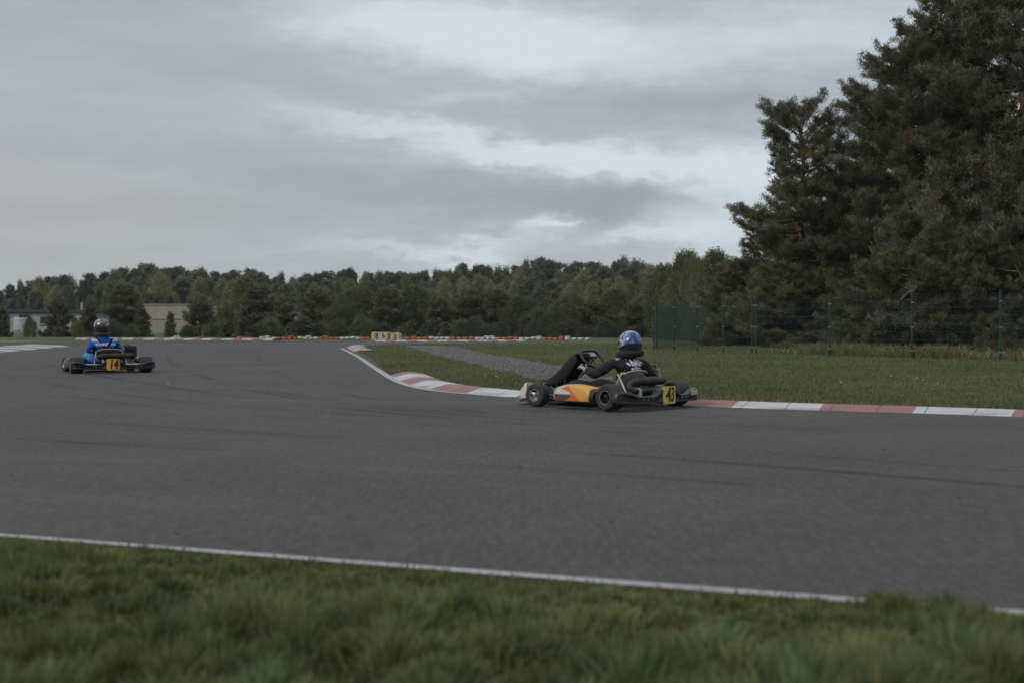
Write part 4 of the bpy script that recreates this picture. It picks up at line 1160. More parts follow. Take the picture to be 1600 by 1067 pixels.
def kart(name, loc, rz, sc, label, o):
    k = empty(name, loc, rz); k.scale = (sc, sc, sc)
    tag(k, label, 'go kart')
    def P(mb, nm, m, parent=k, at_=(0, 0, 0), sharp=38): return mb.build(nm, m, parent, at_, sharp)
    # chassis tubes
    b = MB()
    for s in (-1, 1):
        b.tube([(s * .36, -.58, .095), (s * .33, -.40, .075), (s * .31, 0, .06), (s * .30, .30, .06), (s * .22, .62, .06), (s * .24, .86, .10)], .016, 8, smooth=2)
        b.tube([(s * .31, .30, .06), (s * .42, .48, .08), (s * .47, .525, .10)], .016, 8, smooth=1)
        b.tube([(s * .31, -.25, .065), (s * .60, -.27, .10), (s * .61, .28, .10), (s * .31, .30, .065)], .011, 8, smooth=2)
    for y, z in ((-.56, .09), (-.22, .065), (.18, .06), (.60, .06)): b.cyl((-.30, y, z), (.30, y, z), .015, 8)
    b.tube([(-.24, .86, .10), (-.20, .93, .13), (.20, .93, .13), (.24, .86, .10)], .011, 8, smooth=2)
    P(b, 'chassis', M_CHAS)
    b = MB(); b.rbox((0, .38, .042), (.52, .74, .006), .003); P(b, 'floor_tray', M_STEEL)
    b = MB(); b.cyl((-.60, -.525, .14), (.60, -.525, .14), .020, 12); P(b, 'rear_axle', M_STEEL)
    b = MB(); b.lathe([(.02, -.006), (.095, -.006), (.095, .006), (.02, .006)], 20, Matrix.Translation((-.16, -.525, .14)), closed=True); P(b, 'brake_disc', M_STEEL)
    b = MB(); b.lathe([(.02, -.004), (.088, -.004), (.088, .004), (.02, .004)], 28, Matrix.Translation((.24, -.525, .14)), closed=True); P(b, 'sprocket', M_STEEL)
    # wheels
    for (x, y, r, w_, front) in ((-.585, -.525, .140, .205, 0), (.585, -.525, .140, .205, 0), (-.555, .535, .130, .132, 1), (.555, .535, .130, .132, 1)):
        s = 1 if x > 0 else -1
        wh = empty('wheel', (x, y, r), o['steer'] if front else 0, k)
        h = w_ / 2; ri = r * .50
        b = MB()
        prof = [(ri, -h * .84), (ri * 1.10, -h * .97), (r * .70, -h * 1.02), (r * .88, -h * .99), (r * .965, -h * .86), (r * .993, -h * .66), (r, -h * .3), (r, h * .3), (r * .993, h * .66), (r * .965, h * .86), (r * .88, h * .99), (r * .70, h * 1.02), (ri * 1.10, h * .97), (ri, h * .84)]
        b.lathe(prof, 36, closed=True); P(b, 'tyre', M_RUB, wh)
        b = MB(); rm = o['rim_front'] if front else o['rim_rear']
        for q in (-1, 1):
            b.lathe([(ri * 1.0, q * h * .86), (ri * 1.04, q * h * .93), (ri * .96, q * h * .95), (ri * .90, q * h * .86), (ri * .84, q * h * .55), (ri * .80, 0), (ri * .92, 0), (ri * .96, q * h * .5)], 28, closed=True)
        rim = P(b, 'rim', rm, wh)
        b = MB(); q = s; b.lathe([(ri * 1.0, q * h * .955), (ri * 1.05, q * h * .965), (ri * 1.06, q * h * .985), (ri * .99, q * h * .985)], 28, closed=True); P(b, 'rim_edge', M_STEEL, wh)
        b = MB(); z_ = s * h * .42
        b.lathe([(.012, z_ - .012), (ri * .45, z_ - .012), (ri * .45, z_ + .012), (.012, z_ + .012)], 16, closed=True)
        for a in range(3):
            c_, s_ = math.cos(a * 2.094 + .4), math.sin(a * 2.094 + .4)
            b.tube([(z_, c_ * ri * .3, s_ * ri * .3), (z_ + s * .006, c_ * ri * .83, s_ * ri * .83)], [.020, .014], 8, flat=1)
        b.lathe([(.0, z_), (.018, z_ + s * .005), (.016, z_ + s * .04), (.0, z_ + s * .042)], 10)
        P(b, 'hub', M_STEEL if (front and rm is M_RIMS) or rm is M_RIMG else M_RIMB, wh)
    for s in (-1, 1):
        b = MB(); b.tube([(s * .46, .535, .13), (s * .52, .535, .13)], .02, 10); b.cyl((s * .455, .535, .085), (s * .455, .535, .175), .016, 8)
        b.tube([(s * .03, .40, .10), (s * .45, .47, .13)], .007, 6); P(b, 'steering_knuckle', M_STEEL)
    # side pods
    for s in (-1, 1):
        rings = []
        for f in np.linspace(0, 1, 15):
            y = -.335 + .61 * f
            tp = .165 + .045 * math.sin(min(1, f * 1.5) * math.pi * .5) - .055 * max(0, f - .55) / .45
            if f < .06: tp -= .03 * (1 - f / .06)
            zb = .070 + .012 * (f > .8) * (f - .8) / .2; zt = .058 + tp
            ow = .685 - .10 * max(0, f - .72) ** 1.5 / .28 ** 1.5 - .03 * (1 - min(1, f / .08)); iw = .47
            zz = [zb, zb, zb + .02, (zb + zt) / 2, zt - .025, zt, zt, zt - .03]
            xx = [iw, ow - .02, ow, ow + .004, ow - .012, ow - .05, iw + .02, iw]
            rings.append([(s * x, y, z) for x, z in zip(xx, zz)])
        b = MB(); b.loft(rings); P(b, 'side_pod', o['pod'])
        rings = [[(p[0] + s * .003, p[1], p[2]) for p in rings[0]][:0]]
    # nose bumper
    rings = []
    for f in np.linspace(-1, 1, 25):
        a = abs(f); x = f * .52
        yb = 1.02 - .19 * a ** 3.0; dpt = .13 * (1 - .35 * a ** 4)
        zt = .255 - .05 * math.cos(f * math.pi) * (1 - a) - .02 * a; zb = .045 + .01 * a
        if a > .94: zt -= .05; zb += .03
        rings.append([(x, yb - dpt, zb), (x, yb - .02, zb), (x, yb, zb + .03), (x, yb - .005, zb + .09), (x, yb - .05, zt - .03), (x, yb - .075, zt), (x, yb - .10, zt), (x, yb - dpt, zt - .04)])
    b = MB(); b.loft(rings); nose = P(b, 'nose_bumper', o['nose'])
    b = MB(); b.tube([(-.47, .905, .050), (-.35, .975, .047), (0, 1.03, .045), (.35, .975, .047), (.47, .905, .050)], .012, 6, smooth=2); P(b, 'lip', o['lip'], nose)
    # front fairing: dished shield, raked back over the steering column
    rings = []
    for f in np.linspace(0, 1, 15):
        y = .905 - .50 * f; z = .215 + .335 * f ** 1.12 + .050 * math.sin(f * math.pi) * -1.0
        if f > .9: y -= .06 * (f - .9) / .1
        w_ = .10 + .05 * f; dep = .045 + .085 * max(0, math.sin(max(0, f - .12) * math.pi * .70)) ** 1.7
        if f > .88: dep *= 1 - .55 * (f - .88) / .12
        up = .045
        n_y, n_z = .62, .78                     # outward (forward, up) direction
        out = []; inn = []
        for q in np.linspace(-1, 1, 11):
            bend = abs(q) ** 9
            px, py, pz = w_ * (q if abs(q) < .85 else math.copysign(.85 + .15 * math.sin((abs(q) - .85) / .15 * 1.57), q)), y + n_y * up * (1 - bend) - dep * .55 * bend, z + n_z * up * (1 - bend) - dep * .62 * bend
            out.append((px, py, pz)); inn.append((px * .95, py - .010, pz - .012))
        rings.append(out + inn[::-1])
    b = MB(); b.loft(rings); P(b, 'front_fairing', o['fairing'], sharp=50)
    b = MB()
    for s in (-1, 1): b.tube([(s * .07, .72, .06), (s * .06, .66, .28), (s * .04, .60, .40)], .009, 6, smooth=1)
    P(b, 'fairing_bracket', M_STEEL)
    # steering
    sw = Matrix.Translation((0, .205, .530)) @ Matrix.Rotation(R(-42), 4, 'X')
    b = MB(); pts = []
    for a in np.linspace(0, 2 * math.pi, 28, endpoint=False):
        rx, rz_ = .165 * math.cos(a), .150 * math.sin(a)
        if rz_ > .112: rz_ = .112
        pts.append(sw @ Vector((rx, 0, rz_)))
    b.tube(pts, .015, 8, smooth=1, closed=True)
    for a in (R(20), R(160), R(270)): b.tube([sw @ Vector((.03 * math.cos(a), 0, .03 * math.sin(a))), sw @ Vector((.155 * math.cos(a), 0, .14 * math.sin(a)))], .010, 6)
    st = P(b, 'steering_wheel', M_PLAS)
    b = MB(); b.rbox((0, -.018, .025), (.12, .028, .085), .008, sw); P(b, 'display_case', M_PLAS, st)
    b = MB(); b.rbox((0, -.034, .028), (.092, .005, .055), .002, sw); P(b, 'display', M_SCREEN, st)
    b = MB(); b.cyl((0, .22, .515), (0, .60, .09), .011, 8); P(b, 'steering_column', M_STEEL)
    b = MB(); b.rbox((0, .34, .155), (.19, .21, .21), .03, taper=.8); b.cyl((.03, .34, .26), (.03, .34, .285), .03, 12); P(b, 'fuel_tank', M_TANKP)
    for s in (-1, 1):
        b = MB(); b.tube([(s * .13, .74, .06), (s * .15, .78, .20), (s * .20, .78, .235), (s * .11, .775, .24)], .008, 6, smooth=1); P(b, 'pedal', M_STEEL)
    # seat shell
    pr = [(.16, .17), (.12, .105), (0, .050), (-.14, .046), (-.25, .075), (-.335, .16), (-.395, .28), (-.425, .385), (-.435, .41)]
    rings = []
    for i_, (y, z) in enumerate(pr):
        f = i_ / (len(pr) - 1)
        w_ = .195 + .035 * math.sin(f * math.pi); rise = .16 * math.sin(min(1, f * 1.35) * math.pi) ** .8 + .02
        fwd = .10 * max(0, f - .5)
        out, inn = [], []
        for q in np.linspace(-1, 1, 13):
            e = abs(q) ** 2.6
            x_ = w_ * math.sin(q * math.pi / 2) ** 1 if False else w_ * (q * 1.15 if abs(q) < .8 else math.copysign(.92 + .10 * (abs(q) - .8) / .2, q))
            if f > .55:
                yy = y + e * .20 * (1.15 - f); zz = z - e * .035 * (f > .9)
            else:
                yy = y; zz = z + e * rise
            if .4 < f <= .55: yy += e * .10
            out.append((x_, yy - .006, zz - .006)); inn.append((x_ * .965, yy + .006, zz + .006))
        rings.append(out + inn[::-1])
    b = MB(); b.loft(rings); seat = P(b, 'seat', o['seat'], sharp=60)
    b = MB(); b.tube([(p[0], p[1], p[2] + .002) for p in rings[-1][:13]], .0065, 6, smooth=1); P(b, 'seat_rim', M_RIML, seat)
    for s in (-1, 1):
        b = MB(); b.tube([(s * .215, -.33, .37), (s * .25, -.42, .26), (s * .29, -.535, .12)], .0105, 8, smooth=1); P(b, 'seat_stay', M_STEEL)
    # engine on the right of the seat
    ex, ey = .365, -.20
    b = MB(); b.rbox((ex, ey, .125), (.19, .22, .13), .025); b.rbox((ex + .015, ey - .02, .215), (.14, .15, .07), .015); eng = P(b, 'engine', M_ALU)
    b = MB()
    for q in range(6): b.rbox((ex + .02, ey - .02, .265 + q * .026), (.165 - .006 * q, .16, .012), .004)
    b.rbox((ex + .02, ey - .02, .34), (.10, .10, .18), .02); P(b, 'cylinder_fins', M_ENG, eng)
    b = MB(); b.cyl((ex + .02, ey - .02, .43), (ex + .02, ey - .02, .47), .016, 8); b.tube([(ex + .02, ey - .02, .46), (ex - .03, ey + .02, .49), (ex - .09, ey + .05, .44)], .008, 6, smooth=2); P(b, 'spark_plug_lead', M_BLK, eng)
    b = MB(); b.cyl((ex + .01, ey + .08, .25), (ex + .01, ey + .15, .27), .035, 12); b.cyl((ex + .01, ey + .12, .27), (ex + .01, ey + .12, .34), .022, 10); P(b, 'carburettor', M_ALU, eng)
    b = MB(); b.rbox((ex + .03, ey - .02, .36), (.20, .10, .21), .02); P(b, 'radiator', M_ENG, eng)
    b = MB(); b.rbox((ex - .01, ey + .24, .30), (.15, .15, .14), .03); b.cyl((ex - .04, ey + .24, .36), (ex - .04, ey + .30, .40), .022, 10); b.cyl((ex + .02, ey + .24, .36), (ex + .02, ey + .30, .40), .022, 10); P(b, 'airbox', M_PLAS, eng)
    # exhaust across the back
    b = MB(); b.tube([(ex + .02, ey - .10, .24), (ex + .03, ey - .22, .26), (.42, -.47, .285), (.36, -.50, .290)], .024, 10, smooth=2)
    b.tube([(.40, -.50, .29), (.36, -.50, .29), (.33, -.50, .29), (-.12, -.50, .29), (-.16, -.50, .288), (-.19, -.50, .283)], [.030, .042, .048, .048, .042, .030], 16)
    b.tube([(-.17, -.50, .286), (-.23, -.50, .278), (-.255, -.515, .235), (-.235, -.545, .195), (-.14, -.56, .185)], .030, 12, smooth=2); exh = P(b, 'exhaust', M_EXH)
    b = MB(); b.tube([(-.15, -.56, .185), (.18, -.57, .185)], .038, 14); b.cyl((.18, -.57, .185), (.235, -.57, .185), .016, 10); P(b, 'silencer', M_EXH, exh)
    b = MB(); b.tube([(-.16, -.562, .185), (-.145, -.56, .185)], .043, 14); P(b, 'clamp', M_STEEL, exh)
    b = MB(); b.tube([(.12, -.50, .29), (.135, -.50, .29)], .052, 14); P(b, 'clamp', M_EXH, exh)
    if o['antenna']:
        b = MB(); b.tube([(.40, -.36, .20), (.41, -.37, .36), (.37, -.38, .52)], .0035, 5, smooth=1); P(b, 'cable', M_BLK)
    # rear bumper: blow moulded, with a recess between two rails, raised centre
    rings = []
    for x in np.linspace(-.71, .71, 61):
        a = abs(x); xc = x - o['plate_x']
        hump = math.exp(-(xc / .17) ** 4); end = 1 / (1 + math.exp(-(a - .52) / .035))
        zt = .148 + .085 * hump + .058 * end; zb = .066 - .012 * hump + .004 * end
        y0 = -.700 + .085 * max(0, (a - .60) / .11) ** 2; yo = y0 - .095 - .010 * hump
        fill = max(hump, 1 / (1 + math.exp(-(a - .64) / .012)))
        if a > .695: zt -= .02; zb += .015
        ym = yo + .050 * (1 - fill); H_ = zt - zb
        fr = [(y0, .04), (yo + .03, 0), (yo + .004, .06), (yo, .14), (yo + .004, .24), (ym, .32), (ym, .66), (yo + .004, .74), (yo, .86), (yo + .006, .95), (yo + .03, 1), (y0, .96)]
        rings.append([(x, y_, zb + H_ * f_) for y_, f_ in fr])
    b = MB(); b.loft(rings); rb = P(b, 'rear_bumper', M_PLAS, sharp=50)
    b = MB()
    for x, z in ((-.30, .112), (-.22, .112), (-.13, .112), (.40, .114), (.47, .114)): b.lathe([(0, -.0), (.011, 0), (.011, .006), (0, .008)], 10, Matrix.Translation((x, -.745, z)) @ Matrix.Rotation(R(-90), 4, 'Z'))
    P(b, 'bumper_bolts', M_STEEL, rb)
    b = MB()
    for s in (-1, 1): b.cyl((s * .30, -.56, .10), (s * .30, -.71, .13), .018, 8)
    P(b, 'bumper_mount', M_STEEL)
    # plate
    px = o['plate_x']; hw, hh = .112, .094
    b = MB(); rings = []
    for x in np.linspace(-hw, hw, 9):
        zz0 = -.0 + (-.008 if o['style'] == 14 and .4 < abs(x / hw) < 1 else 0); rg = 1 - (.06 if abs(x) > hw * .99 else 0)
        y_ = -.8135 + .018 * (x / hw) ** 2
        rings.append([(px + x, y_, .152 - hh * rg + zz0), (px + x, y_ - .004, .152 - hh * rg + zz0), (px + x, y_ - .004, .152 + hh * rg), (px + x, y_, .152 + hh * rg)])
    b.loft(rings); pl = P(b, 'number_plate', o['plate'])
    me = text_mesh('number', o['number'], .215, M_BLK, sx=.70, shear=o['shear'], bold=.0060, spacing=.95 if o['style'] == 43 else 1.05)
    for v in me.vertices: v.co.z += .004 - .018 * (v.co.x / hw) ** 2
    n_ = link('number', me, pl, (px, -.816, .150)); n_.rotation_euler = (R(90), 0, 0)
    if o['style'] == 43:
        b = MB(); b.rbox((.555, -.798, .160), (.115, .012, .055), .012); st_ = P(b, 'sticker', M_BEIGE, rb)
    return k


O43 = dict(steer=R(4), rim_front=M_RIMS, rim_rear=M_RIMB, pod=M_POD43, nose=M_WHITEP, lip=mat('orange_lip', (.40, .14, .06), .6), fairing=M_FAIR, seat=M_SEAT, antenna=True, plate_x=.085, plate=M_YEL, number='43', shear=.08, style=43)
O14 = dict(steer=R(12), rim_front=M_RIMG, rim_rear=M_RIMG, pod=M_POD14, nose=M_PLAS, lip=M_PLASG, fairing=M_PLAS, seat=M_SEATD, antenna=False, plate_x=-.02, plate=M_ORY, number='14', shear=.16, style=14)
K43 = (Vector((1.13, 16.98, hgt(17.0) + .004)), R(47.5), 1.07)
P43 = (K43[0] + Vector((-.035, .02, 0)), K43[1], (1.06, 1.06, .96))
c14 = at(173, 507, 25.1)
h14 = R(27)
K14 = (Vector((c14.x - .5 * math.sin(h14), 25.1 + .5 * math.cos(h14), hgt(25.3) + .004)), h14, 1.02)
P14 = (K14[0] + Vector((-.03, 0, 0)), K14[1], (1.0, 1.02, .94))
kart('go_kart', K43[0], K43[1], K43[2], 'go kart with yellow number 43 plate and orange yellow side pod beside the striped kerb', O43)
kart('go_kart', K14[0], K14[1], K14[2], 'black go kart with amber number 14 plate farther up the track on the left', O14)

# ================================================================== DRIVERS
def skin_mesh(joints, bones, root, sub=2):
    names = list(joints); idx = {n: i for i, n in enumerate(names)}
    me = bpy.data.meshes.new('skin_tmp'); me.from_pydata([joints[n][0] for n in names], [(idx[a], idx[b_]) for a, b_ in bones], [])
    ob = bpy.data.objects.new('skin_tmp', me); COL.objects.link(ob)
    md = ob.modifiers.new('Skin', 'SKIN'); md.use_smooth_shade = True; md.branch_smoothing = .6
    sl_ = me.skin_vertices[0].data
    for n in names:
        r_ = joints[n][1]; r_ = r_ if hasattr(r_, '__len__') else (r_, r_)
        sl_[idx[n]].radius = r_; sl_[idx[n]].use_root = (n == root)
    s2 = ob.modifiers.new('Sub', 'SUBSURF'); s2.levels = sub; s2.render_levels = sub
    dg = bpy.context.evaluated_depsgraph_get(); dg.update()
    out = bpy.data.meshes.new_from_object(ob.evaluated_get(dg))
    bpy.data.objects.remove(ob)
    return out


def chain(pts, radii):
    j = {f'p{i}': (p, r) for i, (p, r) in enumerate(zip(pts, radii))}
    return skin_mesh(j, [(f'p{i}', f'p{i+1}') for i in range(len(pts) - 1)], 'p0', 2)


def merge(name, meshes, mats):
    bm = bmesh.new()
    for m_ in meshes: bm.from_mesh(m_)
    out = bpy.data.meshes.new(name); bm.to_mesh(out); bm.free(); out.materials.clear()
    for m_ in (mats if isinstance(mats, (list, tuple)) else [mats]): out.materials.append(m_)
    for p in out.polygons: p.use_smooth = True
    return out


def glove(parent, wrist, fwd, palm_n, curl, m, cuff, s=1.0, side=1):
    """five fingered glove: wrist point, pointing direction, palm normal, curl angle of the fingers"""
    f = Vector(fwd).normalized(); n = Vector(palm_n); n = (n - f * n.dot(f)).normalized(); r = f.cross(n) * side
    w0 = Vector(wrist); parts = []
    parts.append(chain([w0 - f * .03 * s, w0 + f * .01 * s, w0 + f * .05 * s, w0 + f * .085 * s], [(.030 * s, .024 * s), (.030 * s, .022 * s), (.040 * s, .019 * s), (.036 * s, .017 * s)]))
    for i, (off, ln) in enumerate(((-.028, .070), (-.010, .080), (.010, .076), (.027, .060))):
        p = w0 + f * .078 * s + r * off * s; pts = [p]; a = curl * .5
        for q in range(3):
            d = f * math.cos(a) + n * math.sin(a); p = p + d * ln * s * (.42, .33, .25)[q]; pts.append(p); a += curl * (.9, .8, 0)[q] + .06 * i
        parts.append(chain(pts, [.0105 * s, .0105 * s, .0095 * s, .008 * s]))
    p = w0 + f * .025 * s - r * .034 * s; t1 = p + (f * .7 - r * .6 + n * .35).normalized() * .035 * s; t2 = t1 + (f * .75 + n * .55 - r * .05).normalized() * .032 * s
    parts.append(chain([p, t1, t2], [.013 * s, .0115 * s, .009 * s]))
    g_ob = link('glove', merge('glove', parts, m), parent)
    b = MB(); b.tube([w0 - f * .055 * s, w0 - f * .045 * s, w0 - f * .01 * s, w0], [.030 * s, .037 * s, .036 * s, .030 * s], 14); b.build('cuff', cuff, g_ob)
    return g_ob


def helmet(parent, c, yaw, pitch, m, trim, visor_m, s=1.0, roll=0.0):
    Mx = Matrix.Translation(c) @ Matrix.Rotation(yaw, 4, 'Z') @ Matrix.Rotation(roll, 4, 'Y') @ Matrix.Rotation(pitch, 4, 'X') @ Matrix.Scale(s, 4)
    # shell in local space, +Y forward; built at origin so that the print follows the helmet
    rings = []
    for i in range(17):
        f = i / 16; ph = -0.98 + f * 2.55                         # latitude from the neck opening to the crown
        ph = min(ph, math.pi / 2 - .02)
        z = .150 * math.sin(ph) if ph > 0 else .150 * math.sin(ph) * 1.02
        rad = math.cos(ph) ** .92 if ph > 0 else (math.cos(ph) ** .55)
        ring = []
        for a in np.linspace(0, 2 * math.pi, 32, endpoint=False):
            x = .128 * rad * math.cos(a); y = .150 * rad * math.sin(a)
            if y > 0: y *= 1.0 + .14 * max(0, -ph + .25)            # chin bar
            else: y *= 1.0 - .05 * max(0, -ph)
            ring.append((x, y - .004, z))
        rings.append(ring)
    b = MB(); b.loft(rings); h = b.build('helmet', m, parent); h.matrix_local = Mx
    b = MB(); rr_ = []
    for z, k_ in ((.075, 1.0), (.04, 1.0), (0, 1.0), (-.025, 1.0)):
        ph = math.asin(z / .150); rad = math.cos(ph) ** (.92 if ph > 0 else .55)
        rr_.append([(.131 * rad * math.cos(a), (.150 * rad * math.sin(a)) * (1.0 + .14 * max(0, -ph + .25)) + .0015, z) for a in np.linspace(R(8), R(172), 17)])
    rr2 = [[(x * .97, y * .97, z) for x, y, z in r_] for r_ in rr_]
    for k_ in range(4): rr_[k_] = rr_[k_] + rr2[k_][::-1]
    b.loft(rr_); v = b.build('visor', visor_m, h)
    for s_ in (-1, 1):
        b = MB(); b.lathe([(0, .0), (.024, 0), (.026, .006), (.018, .010), (0, .011)], 16, Matrix.Translation((s_ * .120, .030, .012)) @ Matrix.Rotation(0 if s_ > 0 else math.pi, 4, 'Z')); b.build('visor_pivot', visor_m, h)
    b = MB(); b.tube([(x_, y_, z_) for x_, y_, z_ in [(.126 * .77 * math.cos(a), .146 * .77 * math.sin(a) * (1.10 if math.sin(a) > 0 else .97), -.127) for a in np.linspace(0, 2 * math.pi, 28, endpoint=False)]], .008, 6, closed=True); b.build('helmet_trim', trim, h)
    if hasattr(visor_m, 'name') and parent.get('spoiler'):
        b = MB(); b.loft([[(x, -.105 - .03 * math.cos(x * 12), .105), (x, -.150 - .02 * math.cos(x * 12), .085), (x, -.118 - .03 * math.cos(x * 12), .085)] for x in np.linspace(-.075, .075, 9)]); b.build('spoiler', trim, h)
    return h


def helmet43_mat():
    m, t, b = new_mat('blue_helmet_print'); p = t.obj(); x, y, z = t.sep(p)
    v = t.node('ShaderNodeTexVoronoi', {'Vector': t.mapping(p, scale=(1, 1, .8)), 'Scale': 13.0}); f = t.sep(v.outputs['Color'])[0]
    v2 = t.node('ShaderNodeTexVoronoi', {'Vector': p, 'Scale': 13.0}, feature='DISTANCE_TO_EDGE').outputs[0]
    blue = t.mix(f, (.012, .075, .44), (.050, .19, .66))
    c = t.mix(t.m('GREATER_THAN', f, .72), blue, (.02, .02, .03))
    c = t.mix(t.m('LESS_THAN', v2, .06), c, (.012, .016, .035))
    stripe = t.m('LESS_THAN', t.m('ABSOLUTE', t.m('ADD', x, t.m('MULTIPLY', t.noise(p, 20, 3), .03))), .022)      # dark spine up the back
    c = t.mix(t.m('MULTIPLY', stripe, t.m('LESS_THAN', y, 0)), c, (.02, .016, .016))
    side = t.m('MULTIPLY', t.m('LESS_THAN', x, -.060), t.m('GREATER_THAN', y, -.085))
    sil = t.mix(t.smooth(t.noise(p, 26, 3), .44, .52), (.26, .27, .30), (.02, .07, .30))
    c = t.mix(side, c, sil)
    dx_ = t.m('SUBTRACT', y, .0); dz2 = t.m('SUBTRACT', z, -.012); rr = t.m('SQRT', t.m('ADD', t.m('MULTIPLY', dx_, dx_), t.m('MULTIPLY', dz2, dz2)))
    ring = t.m('MULTIPLY', t.m('MULTIPLY', t.m('GREATER_THAN', rr, .034), t.m('LESS_THAN', rr, .052)), t.m('LESS_THAN', x, -.07))
    c = t.mix(ring, c, (.50, .49, .45))
    c = t.mix(t.m('GREATER_THAN', z, .132), c, (.42, .46, .50))
    c = t.mix(t.m('LESS_THAN', t.m('ADD', z, t.m('MULTIPLY', y, .20)), -.040), c, (.016, .015, .017))
    t.put(b.inputs['Base Color'], c); b.inputs['Roughness'].default_value = .22; b.inputs['Coat Weight'].default_value = .5
    return m


def helmet14_mat():
    m, t, b = new_mat('black_helmet_print'); p = t.obj(); x, y, z = t.sep(p)
    n = t.noise(p, 22, 4, .6)
    up = t.m('GREATER_THAN', z, .015)
    c = t.mix(t.m('MULTIPLY', up, t.smooth(n, .50, .54)), (.014, .014, .018), (.030, .035, .05))
    lx = t.m('MULTIPLY', t.m('LESS_THAN', x, -.025), t.m('MULTIPLY', up, t.m('GREATER_THAN', n, .50)))
    c = t.mix(lx, c, (.20, .20, .20))
    dx_ = t.m('ADD', x, .005); dz2 = t.m('SUBTRACT', z, .070); rr = t.m('SQRT', t.m('ADD', t.m('MULTIPLY', dx_, dx_), t.m('MULTIPLY', t.m('MULTIPLY', dz2, dz2), 1.8)))
    bk = t.m('LESS_THAN', y, .02)
    c = t.mix(t.m('MULTIPLY', bk, t.m('LESS_THAN', rr, .036)), c, t.mix(t.smooth(n, .45, .58), (.20, .055, .028), (.24, .17, .13)))
    d3 = t.m('SUBTRACT', x, .052); d4 = t.m('SUBTRACT', z, .012); r2 = t.m('SQRT', t.m('ADD', t.m('MULTIPLY', d3, d3), t.m('MULTIPLY', d4, d4)))
    c = t.mix(t.m('MULTIPLY', bk, t.m('LESS_THAN', r2, .016)), c, (.45, .46, .48))
    arc = t.m('LESS_THAN', t.m('ABSOLUTE', t.m('SUBTRACT', y, -.002)), .020)
    c = t.mix(t.m('MULTIPLY', arc, t.m('GREATER_THAN', z, .0)), c, (.46, .47, .46))
    t.put(b.inputs['Base Color'], c); b.inputs['Roughness'].default_value = .2; b.inputs['Coat Weight'].default_value = .5
    return m


def cloth(name, rgb, var=.25):
    m = mat(name, rgb, .8, var=var, scale=10, bump=.6, bscale=17, spec=.25)
    return m


M_SUITK = cloth('black_suit', (.018, .018, .022)); M_SUITB = cloth('blue_suit', (.012, .105, .46)); M_SUITW = cloth('white_suit_panel', (.42, .50, .60)); M_SUITL = cloth('light_blue_suit', (.08, .20, .46))
M_GLOVE = cloth('grey_glove', (.26, .25, .22)); M_GLOVEW = cloth('white_glove', (.45, .46, .46)); M_COLLARK = mat('black_foam_collar', (.014, .013, .014), .85); M_COLLARB = mat('brown_foam_collar', (.060, .042, .028), .85, var=.4)
M_VIS = mat('dark_visor', (.015, .016, .02), .08, spec=.7); M_STRAP = mat('black_strap', (.010, .011, .013), .8); M_PRINTW = mat('white_print', (.60, .64, .68), .6, var=.25, scale=60); M_SHOE = mat('black_shoe', (.02, .02, .02), .6)
M_PATCH = mat('pinkish_patch', (.40, .22, .20), .6); M_SILV = mat('silver_piping', (.33, .35, .38), .5)


from mathutils.bvhtree import BVHTree
SMOOTH = {}


def wrinkle(me, amp):
    from mathutils import noise as mn
    co = [v.co.copy() for v in me.vertices]; no = [v.normal.copy() for v in me.vertices]
    for v, c, n in zip(me.vertices, co, no):
        w_ = mn.noise(Vector((c.x * 14, c.y * 14, c.z * 26))) + .6 * (1 - 2 * abs(mn.noise(Vector((c.x * 24, c.y * 24, c.z * 34)) + Vector((5, 2, 9)))))
        v.co = c + n * amp * w_


def person(label, K, J, mats, zones):
    bones = [('pel', 'sp1'), ('sp1', 'sp2'), ('sp2', 'che'), ('che', 'nec'), ('nec', 'nk2'), ('che', 'shL'), ('shL', 'uaL'), ('uaL', 'elL'), ('elL', 'foL'), ('foL', 'wrL'), ('che', 'shR'), ('shR', 'uaR'), ('uaR', 'elR'), ('elR', 'foR'), ('foR', 'wrR'),
             ('pel', 'hiL'), ('hiL', 'thL'), ('thL', 'knL'), ('knL', 'caL'), ('caL', 'anL'), ('anL', 'toL'), ('pel', 'hiR'), ('hiR', 'thR'), ('thR', 'knR'), ('knR', 'caR'), ('caR', 'anR'), ('anR', 'toR')]
    me = skin_mesh(J, bones, 'pel', 3)
    base_ = BVHTree.FromPolygons([v.co for v in me.vertices], [tuple(p.vertices) for p in me.polygons])
    wrinkle(me, .0075)
    me.materials.clear()
    for m in mats: me.materials.append(m)
    for p in me.polygons: p.material_index = zones(p.center); p.use_smooth = True
    o = link('person', me, None, K[0], K[1], K[2])
    SMOOTH[o.name] = base_
    return tag(o, label, 'person')


